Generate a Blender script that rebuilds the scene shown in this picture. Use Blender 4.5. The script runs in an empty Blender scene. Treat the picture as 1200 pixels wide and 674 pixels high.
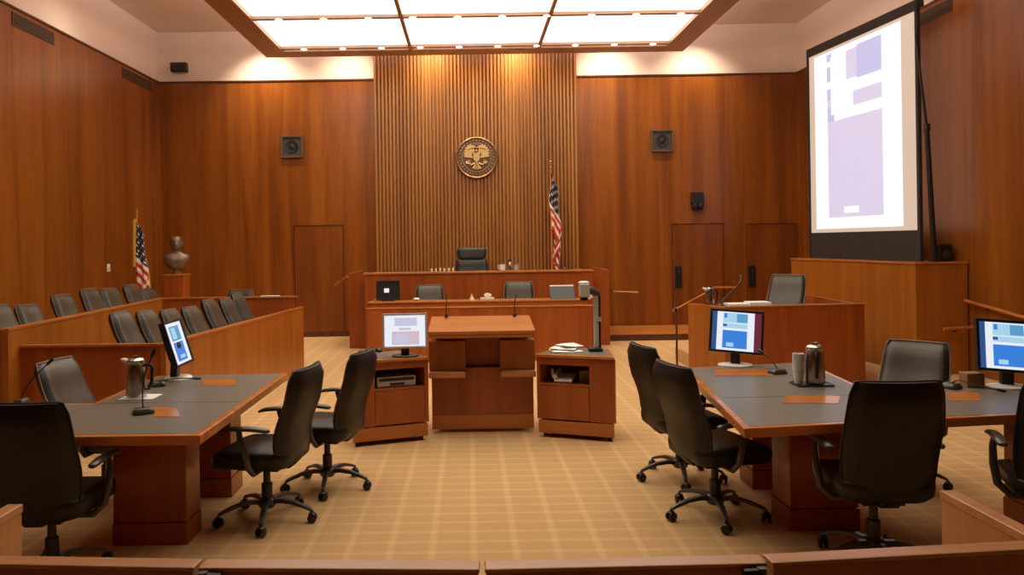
import bpy, bmesh, math, random
from mathutils import Vector, Matrix
random.seed(7)
PI = math.pi
SC = bpy.context.scene
COL = SC.collection

# ------------------------------------------------------------------ camera model
F, CX, CY, TH, H = 924.0, 550.0, 285.0, 0.015, 1.7      # focal in px, principal point, roll, eye height

def ray(px, py):
    dx, dy = px - CX, py - CY
    return dx - TH * dy, dy + TH * dx

def at(px, py, Y):                 # photo pixel -> point at depth Y
    u, v = ray(px, py)
    return Vector((u * Y / F, Y, H - v * Y / F))

def on(px, py, Z):                 # photo pixel -> point at height Z
    u, v = ray(px, py)
    Y = (H - Z) * F / v
    return Vector((u * Y / F, Y, Z))

cam_d = bpy.data.cameras.new('camera')
cam_d.sensor_width = 36.0
cam_d.lens = F * 36.0 / 1200.0
cam_d.shift_x = (600.0 - CX) / 1200.0
cam_d.shift_y = -(337.0 - CY) / 1200.0
cam_d.clip_end = 100
cam = bpy.data.objects.new('camera', cam_d)
COL.objects.link(cam)
c_, s_ = math.cos(TH), math.sin(TH)
cam.matrix_world = Matrix(((c_, s_, 0, 0), (0, 0, -1, 0), (-s_, c_, 0, H), (0, 0, 0, 1)))
SC.camera = cam

# ------------------------------------------------------------------ materials
def new_mat(name):
    m = bpy.data.materials.new(name)
    m.use_nodes = True
    nt = m.node_tree
    return m, nt, nt.nodes['Principled BSDF']

def plain(name, col, rough=0.5, metal=0.0, spec=0.5, noise=0.06, nscale=40.0, bump=0.0):
    m, nt, b = new_mat(name)
    b.inputs['Roughness'].default_value = rough
    b.inputs['Metallic'].default_value = metal
    b.inputs['Specular IOR Level'].default_value = spec
    tc = nt.nodes.new('ShaderNodeTexCoord')
    nz = nt.nodes.new('ShaderNodeTexNoise')
    nz.inputs['Scale'].default_value = nscale
    nz.inputs['Detail'].default_value = 3
    nt.links.new(tc.outputs['Object'], nz.inputs['Vector'])
    mx = nt.nodes.new('ShaderNodeMix'); mx.data_type = 'RGBA'
    mx.inputs[6].default_value = (*[c * (1 - noise) for c in col], 1)
    mx.inputs[7].default_value = (*[min(1, c * (1 + noise)) for c in col], 1)
    nt.links.new(nz.outputs['Fac'], mx.inputs[0])
    nt.links.new(mx.outputs[2], b.inputs['Base Color'])
    if bump:
        bp = nt.nodes.new('ShaderNodeBump')
        bp.inputs['Strength'].default_value = bump
        bp.inputs['Distance'].default_value = 0.002
        nt.links.new(nz.outputs['Fac'], bp.inputs['Height'])
        nt.links.new(bp.outputs['Normal'], b.inputs['Normal'])
    return m

def wood(name, dark, mid, light, axis='Z', rough=0.35, spec=0.5, freq=7.0, panel=0.0, pvar=0.1, coat=0.0):
    """Wood veneer with the grain running along one axis, optional veneer sheets of width `panel`."""
    m, nt, b = new_mat(name)
    b.inputs['Roughness'].default_value = rough
    b.inputs['Specular IOR Level'].default_value = spec
    b.inputs['Coat Weight'].default_value = coat
    b.inputs['Coat Roughness'].default_value = 0.2
    N, L = nt.nodes.new, nt.links.new
    tc = N('ShaderNodeTexCoord')
    mp = N('ShaderNodeMapping')
    k = {'X': (0.07, 1, 1), 'Y': (1, 0.07, 1), 'Z': (1, 1, 0.05)}[axis]
    mp.inputs['Scale'].default_value = [freq * q for q in k]
    L(tc.outputs['Object'], mp.inputs['Vector'])
    n1 = N('ShaderNodeTexNoise'); n1.inputs['Scale'].default_value = 1.0
    n1.inputs['Detail'].default_value = 5; n1.inputs['Distortion'].default_value = 0.5
    L(mp.outputs['Vector'], n1.inputs['Vector'])
    n2 = N('ShaderNodeTexNoise'); n2.inputs['Scale'].default_value = 9.0
    n2.inputs['Detail'].default_value = 3
    L(mp.outputs['Vector'], n2.inputs['Vector'])
    ad = N('ShaderNodeMath'); ad.operation = 'MULTIPLY_ADD'; ad.inputs[1].default_value = 0.35
    L(n2.outputs['Fac'], ad.inputs[0]); L(n1.outputs['Fac'], ad.inputs[2])
    rp = N('ShaderNodeValToRGB')
    e = rp.color_ramp.elements
    e[0].position = 0.45; e[0].color = (*dark, 1)
    e[1].position = 0.95; e[1].color = (*light, 1)
    q = e.new(0.68); q.color = (*mid, 1)
    L(ad.outputs[0], rp.inputs['Fac'])
    out = rp.outputs['Color']
    if panel:
        sx = N('ShaderNodeSeparateXYZ'); L(tc.outputs['Object'], sx.inputs[0])
        a2 = N('ShaderNodeMath'); a2.operation = 'ADD'
        L(sx.outputs['X'], a2.inputs[0]); L(sx.outputs['Y'], a2.inputs[1])
        dv = N('ShaderNodeMath'); dv.operation = 'DIVIDE'; dv.inputs[1].default_value = panel
        L(a2.outputs[0], dv.inputs[0])
        fl = N('ShaderNodeMath'); fl.operation = 'FLOOR'; L(dv.outputs[0], fl.inputs[0])
        wn = N('ShaderNodeTexWhiteNoise'); wn.noise_dimensions = '1D'
        L(fl.outputs[0], wn.inputs['W'])
        mr = N('ShaderNodeMapRange'); mr.inputs['To Min'].default_value = 1 - pvar
        mr.inputs['To Max'].default_value = 1 + pvar
        L(wn.outputs['Value'], mr.inputs['Value'])
        # the joint between two sheets
        fr = N('ShaderNodeMath'); fr.operation = 'FRACT'; L(dv.outputs[0], fr.inputs[0])
        lt = N('ShaderNodeMath'); lt.operation = 'LESS_THAN'; lt.inputs[1].default_value = 0.006 / panel
        L(fr.outputs[0], lt.inputs[0])
        jm = N('ShaderNodeMath'); jm.operation = 'MULTIPLY_ADD'; jm.inputs[1].default_value = -0.35
        L(lt.outputs[0], jm.inputs[0]); L(mr.outputs[0], jm.inputs[2])
        vm = N('ShaderNodeVectorMath'); vm.operation = 'SCALE'
        L(out, vm.inputs[0]); L(jm.outputs[0], vm.inputs['Scale'])
        out = vm.outputs[0]
    L(out, b.inputs['Base Color'])
    return m

def emis(name, col, strength, base=(0.8, 0.8, 0.8)):
    m, nt, b = new_mat(name)
    b.inputs['Base Color'].default_value = (*base, 1)
    b.inputs['Emission Color'].default_value = (*col, 1)
    b.inputs['Emission Strength'].default_value = strength
    b.inputs['Roughness'].default_value = 0.4
    return m

def carpet_mat():
    m, nt, b = new_mat('plaid_carpet')
    b.inputs['Roughness'].default_value = 0.95
    b.inputs['Specular IOR Level'].default_value = 0.1
    N, L = nt.nodes.new, nt.links.new
    tc = N('ShaderNodeTexCoord'); sx = N('ShaderNodeSeparateXYZ')
    L(tc.outputs['Object'], sx.inputs[0])
    def line(axis, period, width):
        dv = N('ShaderNodeMath'); dv.operation = 'DIVIDE'; dv.inputs[1].default_value = period
        L(sx.outputs[axis], dv.inputs[0])
        pp = N('ShaderNodeMath'); pp.operation = 'PINGPONG'; pp.inputs[1].default_value = 0.5
        L(dv.outputs[0], pp.inputs[0])
        mr = N('ShaderNodeMapRange'); mr.interpolation_type = 'SMOOTHSTEP'
        mr.inputs['From Min'].default_value = width; mr.inputs['From Max'].default_value = width * 0.3
        mr.inputs['To Min'].default_value = 0; mr.inputs['To Max'].default_value = 1
        L(pp.outputs[0], mr.inputs['Value'])
        return mr.outputs[0]
    lx, ly = line('X', 0.232, 0.13), line('Y', 0.155, 0.17)
    ad = N('ShaderNodeMath'); ad.operation = 'MULTIPLY_ADD'; ad.inputs[1].default_value = 0.55
    L(lx, ad.inputs[0])
    m2 = N('ShaderNodeMath'); m2.operation = 'MULTIPLY'; m2.inputs[1].default_value = 0.5
    L(ly, m2.inputs[0]); L(m2.outputs[0], ad.inputs[2])
    nz = N('ShaderNodeTexNoise'); nz.inputs['Scale'].default_value = 45; nz.inputs['Detail'].default_value = 4
    L(tc.outputs['Object'], nz.inputs['Vector'])
    n3 = N('ShaderNodeMath'); n3.operation = 'MULTIPLY_ADD'; n3.inputs[1].default_value = 0.5
    n3.inputs[2].default_value = -0.25
    L(nz.outputs['Fac'], n3.inputs[0])
    a3 = N('ShaderNodeMath'); a3.operation = 'ADD'; a3.use_clamp = True
    L(ad.outputs[0], a3.inputs[0]); L(n3.outputs[0], a3.inputs[1])
    mx = N('ShaderNodeMix'); mx.data_type = 'RGBA'
    mx.inputs[6].default_value = (0.54, 0.335, 0.155, 1)
    mx.inputs[7].default_value = (0.655, 0.43, 0.215, 1)
    L(a3.outputs[0], mx.inputs[0])
    L(mx.outputs[2], b.inputs['Base Color'])
    bp = N('ShaderNodeBump'); bp.inputs['Strength'].default_value = 0.25; bp.inputs['Distance'].default_value = 0.004
    L(nz.outputs['Fac'], bp.inputs['Height']); L(bp.outputs['Normal'], b.inputs['Normal'])
    return m

M = {}
M['wall'] = wood('wall_veneer', (0.155, 0.040, 0.004), (0.235, 0.066, 0.007), (0.31, 0.098, 0.011), 'Z', 0.30, 0.5, 5.0, 1.22, 0.10)
M['door'] = wood('door_veneer', (0.135, 0.034, 0.005), (0.20, 0.052, 0.007), (0.26, 0.076, 0.010), 'Z', 0.32, 0.5, 6.0)
M['rib'] = wood('ribbed_veneer', (0.20, 0.075, 0.017), (0.29, 0.115, 0.026), (0.38, 0.165, 0.04), 'Z', 0.35, 0.5, 4.0)
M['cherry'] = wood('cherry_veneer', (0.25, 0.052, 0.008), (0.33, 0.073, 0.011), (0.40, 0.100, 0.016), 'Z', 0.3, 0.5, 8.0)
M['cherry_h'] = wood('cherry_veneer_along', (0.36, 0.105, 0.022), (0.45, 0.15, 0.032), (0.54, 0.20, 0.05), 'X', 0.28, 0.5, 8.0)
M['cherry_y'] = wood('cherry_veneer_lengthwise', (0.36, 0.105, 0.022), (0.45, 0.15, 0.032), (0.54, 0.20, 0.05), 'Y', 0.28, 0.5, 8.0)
M['jury'] = wood('jury_box_veneer', (0.28, 0.082, 0.010), (0.36, 0.112, 0.014), (0.43, 0.145, 0.02), 'Z', 0.35, 0.5, 7.0)
M['oak'] = wood('rail_veneer', (0.36, 0.16, 0.045), (0.45, 0.215, 0.065), (0.54, 0.27, 0.09), 'Z', 0.35, 0.5, 9.0)
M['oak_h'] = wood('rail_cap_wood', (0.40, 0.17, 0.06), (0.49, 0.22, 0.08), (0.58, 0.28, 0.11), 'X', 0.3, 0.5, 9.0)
M['darkwood'] = wood('dark_stained_wood', (0.07, 0.022, 0.008), (0.10, 0.032, 0.012), (0.14, 0.046, 0.016), 'Z', 0.35, 0.5, 8.0)
M['inlay'] = wood('orange_inlay_wood', (0.40, 0.13, 0.03), (0.50, 0.18, 0.04), (0.60, 0.24, 0.06), 'X', 0.22, 0.5, 12.0)
M['framewood'] = wood('canopy_frame_wood', (0.36, 0.215, 0.15), (0.42, 0.255, 0.18), (0.48, 0.295, 0.21), 'Y', 0.4, 0.5, 5.0)
M['plaster'] = plain('pale_plaster', (0.87, 0.76, 0.69), 0.8, 0, 0.2, 0.02, 6)
M['ceil'] = plain('ceiling_plaster', (0.84, 0.74, 0.67), 0.85, 0, 0.2, 0.02, 6)
M['carpet'] = carpet_mat()
M['grey'] = plain('grey_laminate', (0.145, 0.130, 0.108), 0.38, 0, 0.5, 0.10, 120)
M['leather'] = plain('black_leather', (0.013, 0.0105, 0.0085), 0.42, 0, 0.35, 0.25, 90, 0.25)
M['jleather'] = plain('brown_grey_leather', (0.062, 0.046, 0.030), 0.42, 0, 0.45, 0.2, 90, 0.25)
M['piping'] = plain('leather_piping', (0.20, 0.155, 0.115), 0.45, 0, 0.4, 0.1)
M['black'] = plain('black_plastic', (0.012, 0.012, 0.013), 0.38, 0, 0.5, 0.1)
M['blackm'] = plain('matt_black_metal', (0.02, 0.02, 0.021), 0.5, 0.4, 0.5, 0.1)
M['arm'] = plain('satin_dark_plastic', (0.05, 0.045, 0.04), 0.3, 0, 0.6, 0.1)
M['chrome'] = plain('brushed_steel', (0.48, 0.45, 0.41), 0.22, 1.0, 0.5, 0.08)
M['silver'] = plain('silver_plastic', (0.50, 0.49, 0.48), 0.4, 0.2, 0.5, 0.05)
M['white'] = plain('white_plastic', (0.78, 0.76, 0.72), 0.4, 0, 0.5, 0.02)
M['paper'] = plain('white_paper', (0.85, 0.84, 0.80), 0.8, 0, 0.2, 0.03)
M['bronze'] = plain('dark_bronze', (0.22, 0.165, 0.115), 0.42, 0.55, 0.5, 0.3, 14)
M['sealb'] = plain('seal_bronze', (0.30, 0.17, 0.075), 0.45, 0.75, 0.5, 0.3, 25)
M['sealg'] = plain('seal_gilt', (0.58, 0.38, 0.16), 0.35, 0.85, 0.5, 0.2, 25)
M['seald'] = plain('seal_field', (0.12, 0.075, 0.05), 0.5, 0.6, 0.5, 0.3, 25)
M['brass'] = plain('brass', (0.72, 0.46, 0.12), 0.3, 0.9, 0.5, 0.1)
M['gold'] = plain('gold_fringe', (0.60, 0.34, 0.05), 0.6, 0.1, 0.4, 0.2, 60)
M['fred'] = plain('flag_red', (0.55, 0.035, 0.02), 0.7, 0, 0.2, 0.1)
M['fwhite'] = plain('flag_white', (0.80, 0.72, 0.62), 0.7, 0, 0.2, 0.05)
M['fblue'] = plain('flag_blue', (0.02, 0.022, 0.06), 0.7, 0, 0.2, 0.1)
M['gap'] = plain('shadow_gap_paint', (0.02, 0.008, 0.004), 0.8, 0, 0.2, 0.1)
M['grille'] = plain('speaker_grille_paint', (0.055, 0.045, 0.038), 0.6, 0, 0.3, 0.2, 80)
M['vent'] = plain('vent_paint', (0.12, 0.065, 0.035), 0.6, 0, 0.3, 0.1)
M['skirt'] = plain('grey_black_cloth', (0.045, 0.040, 0.038), 0.8, 0, 0.2, 0.15)
M['cream'] = plain('cream_card', (0.70, 0.60, 0.44), 0.7, 0, 0.2, 0.05)
M['tan'] = wood('tan_box_wood', (0.22, 0.11, 0.04), (0.3, 0.16, 0.06), (0.38, 0.2, 0.08), 'X', 0.5, 0.4, 10)
M['panel_light'] = emis('luminous_panel', (1.0, 0.90, 0.74), 2.8)
M['lamp'] = emis('downlight_glow', (1.0, 0.90, 0.70), 6.0)
# picture areas of screens (they give off light)
M['s_white'] = emis('screen_white', (0.88, 0.92, 1.0), 0.88, (0.02, 0.02, 0.02))
M['s_blue'] = emis('screen_blue', (0.04, 0.24, 0.78), 0.85, (0.02, 0.02, 0.02))
M['s_cyan'] = emis('screen_cyan', (0.12, 0.42, 0.75), 0.75, (0.02, 0.02, 0.02))
M['s_navy'] = emis('screen_navy', (0.03, 0.10, 0.30), 0.8, (0.02, 0.02, 0.02))
M['s_maroon'] = emis('screen_maroon', (0.16, 0.02, 0.05), 0.8, (0.02, 0.02, 0.02))
M['s_pale'] = emis('screen_pale', (0.42, 0.72, 0.92), 0.85, (0.02, 0.02, 0.02))
M['s_lav'] = emis('screen_lavender', (0.60, 0.58, 0.76), 0.9, (0.02, 0.02, 0.02))
M['s_pink'] = emis('screen_pink', (0.66, 0.52, 0.58), 0.9, (0.02, 0.02, 0.02))
M['p_white'] = emis('projected_white', (1.0, 0.98, 1.0), 0.92, (0.12, 0.12, 0.12))
M['p_lav'] = emis('projected_lavender', (0.64, 0.62, 0.97), 0.76, (0.12, 0.12, 0.12))
M['p_lav2'] = emis('projected_pale_lavender', (0.80, 0.72, 0.95), 0.78, (0.12, 0.12, 0.12))
M['p_cream'] = emis('projected_cream', (0.90, 0.66, 0.50), 0.66, (0.12, 0.12, 0.12))

# ------------------------------------------------------------------ mesh helpers
class MB:
    def __init__(self):
        self.bm = bmesh.new()
        self.mi = 0
    def _f(self, vs):
        try:
            f = self.bm.faces.new(vs)
            f.material_index = self.mi
            return f
        except ValueError:
            return None
    def prism(self, poly, z0, z1, M4=None):
        """poly: list of (x, y) counter-clockwise, z0/z1 numbers"""
        n = len(poly)
        a = [self.bm.verts.new((p[0], p[1], z0)) for p in poly]
        b = [self.bm.verts.new((p[0], p[1], z1)) for p in poly]
        self._f(a[::-1]); self._f(b)
        for i in range(n):
            self._f([a[i], a[(i + 1) % n], b[(i + 1) % n], b[i]])
        if M4 is not None:
            bmesh.ops.transform(self.bm, matrix=M4, verts=a + b)
        return self
    def box(self, x0, x1, y0, y1, z0, z1, M4=None):
        return self.prism([(x0, y0), (x1, y0), (x1, y1), (x0, y1)], z0, z1, M4)
    def plate(self, poly, y0, y1, M4=None):
        """poly in (x, z), extruded along y from y0 (front) to y1"""
        n = len(poly)
        a = [self.bm.verts.new((p[0], y0, p[1])) for p in poly]
        b = [self.bm.verts.new((p[0], y1, p[1])) for p in poly]
        self._f(a); self._f(b[::-1])
        for i in range(n):
            self._f([a[i], b[i], b[(i + 1) % n], a[(i + 1) % n]])
        if M4 is not None:
            bmesh.ops.transform(self.bm, matrix=M4, verts=a + b)
        return self
    def side(self, poly, x0, x1):
        """poly in (y, z), extruded along x"""
        n = len(poly)
        a = [self.bm.verts.new((x0, p[0], p[1])) for p in poly]
        b = [self.bm.verts.new((x1, p[0], p[1])) for p in poly]
        self._f(a[::-1]); self._f(b)
        for i in range(n):
            self._f([a[i], a[(i + 1) % n], b[(i + 1) % n], b[i]])
        return self
    def loft(self, rings, cap=True, close=True):
        vr = [[self.bm.verts.new(p) for p in r] for r in rings]
        n = len(vr[0])
        for i in range(len(vr) - 1):
            for j in range(n if close else n - 1):
                self._f([vr[i][j], vr[i][(j + 1) % n], vr[i + 1][(j + 1) % n], vr[i + 1][j]])
        if cap:
            self._f(vr[0][::-1]); self._f(vr[-1])
        return vr
    def tube(self, pts, r, n=8):
        pts = [Vector(p) for p in pts]
        rr = r if isinstance(r, (list, tuple)) else [r] * len(pts)
        rings = []
        up = None
        for i, p in enumerate(pts):
            d = (pts[min(i + 1, len(pts) - 1)] - pts[max(i - 1, 0)]).normalized()
            if up is None:
                up = Vector((0, 0, 1)) if abs(d.z) < 0.9 else Vector((1, 0, 0))
            a = d.cross(up).normalized(); b = a.cross(d).normalized()
            up = b
            rings.append([p + rr[i] * (math.cos(t) * a + math.sin(t) * b) for t in [2 * PI * k / n for k in range(n)]])
        self.loft(rings)
        return self
    def lathe(self, prof, n=20, c=(0, 0, 0), M4=None):
        rings = [[(c[0] + r * math.cos(2 * PI * k / n), c[1] + r * math.sin(2 * PI * k / n), c[2] + z) for k in range(n)] for r, z in prof]
        vr = self.loft(rings)
        if M4 is not None:
            bmesh.ops.transform(self.bm, matrix=M4, verts=[v for q in vr for v in q])
        return self
    def ball(self, c, r, n=14, m=8):
        if not isinstance(r, (list, tuple)):
            r = (r, r, r)
        prof = [(math.sin(PI * k / m), -math.cos(PI * k / m)) for k in range(m + 1)]
        prof[0] = (0.02, -1); prof[-1] = (0.02, 1)
        rings = [[(c[0] + r[0] * q * math.cos(2 * PI * k / n), c[1] + r[1] * q * math.sin(2 * PI * k / n), c[2] + r[2] * z) for k in range(n)] for q, z in prof]
        self.loft(rings)
        return self
    def build(self, name, mats, parent=None, base=None, smooth=False, bevel=0.0, local=False, seg=2):
        """World-built meshes are moved into their parent's frame unless local=True."""
        bmesh.ops.recalc_face_normals(self.bm, faces=self.bm.faces)
        if not local:
            if parent is not None:
                top = parent
                while top.parent is not None:
                    top = top.parent
                bmesh.ops.transform(self.bm, matrix=FR[top.name].inverted(), verts=self.bm.verts)
            elif base is not None:
                bmesh.ops.translate(self.bm, vec=-Vector(base), verts=self.bm.verts)
        me = bpy.data.meshes.new(name)
        self.bm.to_mesh(me); self.bm.free()
        if not isinstance(mats, (list, tuple)):
            mats = [mats]
        for q in mats:
            me.materials.append(M[q] if isinstance(q, str) else q)
        if smooth:
            me.shade_smooth()
            me.set_sharp_from_angle(angle=math.radians(smooth if smooth is not True else 40))
        o = bpy.data.objects.new(name, me)
        COL.objects.link(o)
        if parent is not None:
            o.parent = parent
        elif base is not None:
            o.location = base
        if bevel:
            b = o.modifiers.new('edge', 'BEVEL'); b.width = bevel; b.segments = seg
            b.limit_method = 'ANGLE'; b.angle_limit = math.radians(35)
        return o

FR = {}
def thing(name, label, cat, loc, rz=0.0, group=None):
    o = bpy.data.objects.new(name, None)
    COL.objects.link(o)
    o.empty_display_size = 0.1
    o.location = loc; o.rotation_euler = (0, 0, rz)
    o['label'] = label; o['category'] = cat
    if group: o['group'] = group
    FR[o.name] = Matrix.Translation(loc) @ Matrix.Rotation(rz, 4, 'Z')
    return o

def tag(o, label, cat, group=None):
    o['label'] = label; o['category'] = cat
    if group: o['group'] = group
    return o

def struct(o, label=None):
    o['kind'] = 'structure'
    if label: o['label'] = label
    return o

def dup(root, loc, rz, label, group=None, sc=(1, 1, 1), cat=None):
    def cp(o, par):
        c = o.copy(); COL.objects.link(c)
        if par is not None: c.parent = par
        for ch in o.children:
            cp(ch, c)
        return c
    r = cp(root, None)
    r.location = loc; r.rotation_euler = (0, 0, rz); r.scale = sc
    r['label'] = label
    if cat: r['category'] = cat
    if group: r['group'] = group
    elif 'group' in r: del r['group']
    FR[r.name] = Matrix.Translation(loc) @ Matrix.Rotation(rz, 4, 'Z')
    return r

def rrect(hw, hd, r, n=4):
    pts = []
    for cx, cy, a0 in ((hw - r, hd - r, 0), (-hw + r, hd - r, PI / 2), (-hw + r, -hd + r, PI), (hw - r, -hd + r, 1.5 * PI)):
        for k in range(n + 1):
            a = a0 + PI / 2 * k / n
            pts.append((cx + r * math.cos(a), cy + r * math.sin(a)))
    return pts

# ------------------------------------------------------------------ the room
XL, XR, YB, YF = -5.76, 6.17, 14.7, -6.0
ZW, ZC = 4.78, 5.71
struct(MB().box(XL - .2, XR + .2, YF - .2, YB + .2, -0.2, 0.0).build('floor', 'carpet'))
struct(MB().box(XL - .2, XR + .2, YF - .2, YB + .2, ZC, ZC + .2).build('ceiling', 'ceil'))
def wall(name, x0, x1, y0, y1, cap):
    struct(MB().box(x0, x1, y0, y1, 0, ZW - .02).build(name, 'wall'))
    struct(MB().box(*cap, ZW - .02, ZW + .006).build(name.replace('wall', 'trim'), 'darkwood'))
struct(MB().box(XL - .2, XL, YF, YB, 0, ZC).build('wall_left', 'plaster'))
struct(MB().box(XR, XR + .2, YF, YB, 0, ZC).build('wall_right', 'plaster'))
struct(MB().box(XL - .2, XR + .2, YB, YB + .2, 0, ZC).build('wall_back', 'plaster'))
struct(MB().box(XL - .2, XR + .2, YF - .2, YF, 0, ZC).build('wall_front', 'wall'))
T = 0.03
wall('wall_left_panelling', XL, XL + T, YF, YB, (XL, XL + T + .02, YF, YB))
wall('wall_right_panelling', XR - T, XR, YF, YB, (XR - T - .02, XR, YF, YB))
wall('wall_back_panelling', XL + T, XR - T, YB - T, YB, (XL + T, XR - T, YB - T - .02, YB))
# dark baseboard along the back wall
struct(MB().box(XL + T, XR - T, YB - T - .015, YB - T, 0, .1).build('baseboard_back', 'darkwood'))

# ribbed feature panel behind the bench, floor to ceiling
rx0, rx1 = -1.72, 2.02
yr = 14.5
mb = MB()
mb.box(rx0, rx1, yr + .03, YB - T - .016, 0, ZC)
nr = 56
pw = (rx1 - rx0) / nr
for i in range(nr):
    x = rx0 + (i + .5) * pw
    mb.prism([(x - .40 * pw, yr + .0301), (x - .22 * pw, yr - .012), (x + .22 * pw, yr - .012), (x + .40 * pw, yr + .0301)], 0, ZC)
struct(mb.build('wall_back_ribbed', 'rib'), 'ribbed wood feature panel behind the judge bench')

# doors flush in the back panelling
def door(name, pxl, pxr, pyt, hx=None, hy=None, hside=None, hmat='black'):
    y = YB - T
    x0, x1 = at(pxl, 300, y).x, at(pxr, 300, y).x
    z1 = at((pxl + pxr) / 2, pyt, y).z
    mb = MB()
    mb.box(x0 + .012, x1 - .012, y - .014, y - .0005, .005, z1 - .012)
    d = struct(mb.build(name, 'door'))
    f = MB()
    w = .012
    f.box(x0 - w, x0, y - .022, y - .0005, 0, z1 + w); f.box(x1, x1 + w, y - .022, y - .0005, 0, z1 + w)
    f.box(x0, x1, y - .022, y - .0005, z1, z1 + w)
    f.build('door_frame', 'wall', None)
    fo = bpy.context.scene.objects['door_frame'] if 'door_frame' in SC.objects else None
    fr = COL.objects[-1]; fr.parent = d
    g = MB(); g.box(x0, x1, y - .004, y - .0004, 0, z1); g.build('door_gap', 'gap'); COL.objects[-1].parent = d
    if hx:
        p = at(hx, hy, y - .02)
        h = MB()
        h.box(p.x - .065, p.x + .065, y - .03, y - .0145, p.z - .2, p.z + .2)
        h.tube([(p.x, y - .03, p.z + .12), (p.x, y - .08, p.z + .10), (p.x, y - .08, p.z - .08), (p.x, y - .03, p.z - .1)], .016, 8)
        h.build('door_handle', 'black', None, bevel=.01); COL.objects[-1].parent = d
    return d
door('door_1', 345, 403, 264)
door('door_2', 787, 848, 262, 795, 325)
door('door_3', 874, 933, 262, 881, 324)

# ------------------------------------------------------------------ luminous ceiling canopy
ZB = 4.95
fx0, fx1, fy0, fy1 = -3.45, 3.73, 3.51, 13.6
fw = .37
can = thing('suspended_light_canopy', 'large luminous ceiling canopy of white panels in a brown wood frame', 'ceiling light', ((fx0 + fx1) / 2, (fy0 + fy1) / 2, ZB))
mb = MB()
zt = 5.3
mb.box(fx0, fx0 + fw, fy0, fy1, ZB, zt); mb.box(fx1 - fw, fx1, fy0, fy1, ZB, zt)
mb.box(fx0 + fw, fx1 - fw, fy1 - fw, fy1, ZB, zt); mb.box(fx0 + fw, fx1 - fw, fy0, fy0 + fw, ZB, zt)
mb.build('frame', 'framewood', can, bevel=.008)
ix0, ix1, iy0, iy1 = fx0 + fw, fx1 - fw, fy0 + fw, fy1 - fw
MB().box(ix0, ix1, iy0, iy1, zt - .06, zt - .02).build('top_cover', 'framewood', can)
nx, ny = 3, 5
cw, ch = (ix1 - ix0) / nx, (iy1 - iy0) / ny
for i in range(nx):
    for j in range(ny):
        MB().box(ix0 + i * cw + .01, ix0 + (i + 1) * cw - .01, iy0 + j * ch + .02, iy0 + (j + 1) * ch - .02, ZB + .06, ZB + .075).build('light_panel', 'panel_light', can)
for i in range(1, nx):
    x = ix0 + i * cw
    MB().box(x - .028, x + .028, iy0, iy1, ZB + .005, ZB + .058).build('long_bar', 'framewood', can)
for j in range(ny + 1):
    y = iy0 + j * ch
    if j == ny: y -= .14
    if j == 0: y += .14
    MB().box(ix0, ix1, y - .045, y + .045, ZB + .01, ZB + .056).build('cross_bar', 'framewood', can)
    for k in range(10):
        x = ix0 + (k + .5) * (ix1 - ix0) / 10 + .06
        MB().lathe([(.050, .008), (.049, .002), (.035, 0)], 12, (x, y, ZB + .003)).build('downlight', 'lamp', can, smooth=True)
for x in (-2.4, 2.7):
    for y in (6.2, 9.2, 12.2):
        MB().tube([(x, y, zt - .03), (x, y, ZC)], .02, 8).build('hanger_rod', 'blackm', can)

# ------------------------------------------------------------------ chair prototypes (facing -y)
def back_rings(w0, w1, w2, z0, z1, y0, y1, th, n=11, bow=.035, lum=.03):
    rings = []
    prof = rrect(1, 1, .999, 5)
    for i in range(n):
        t = i / (n - 1)
        z = z0 + (z1 - z0) * t
        hw = (w0 * (1 - t) ** 2 + 2 * w1 * t * (1 - t) + w2 * t * t)
        end = min(1.0, (.25 + 5.0 * t) if t < .15 else 1.0, (.35 + 6.1 * (1 - t)) if t > .893 else 1.0)
        wend = min(1.0, .9 + .7 * t, .95 + 1.2 * (1 - t))
        y = y0 + (y1 - y0) * t - lum * math.sin(PI * min(1, t * 1.6))
        ring = []
        m = 14
        for k in range(m):      # front, left to right then back
            s = -1 + 2 * k / (m - 1)
            e = (1 - abs(s) ** 6) ** .5
            ring.append((hw * wend * s, y - th * .5 * end * e - bow * s * s, z))
        for k in range(m - 2, 0, -1):
            s = -1 + 2 * k / (m - 1)
            e = (1 - abs(s) ** 6) ** .5
            ring.append((hw * wend * s, y + th * .5 * end * e - bow * s * s, z))
        rings.append(ring)
    return rings

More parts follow.
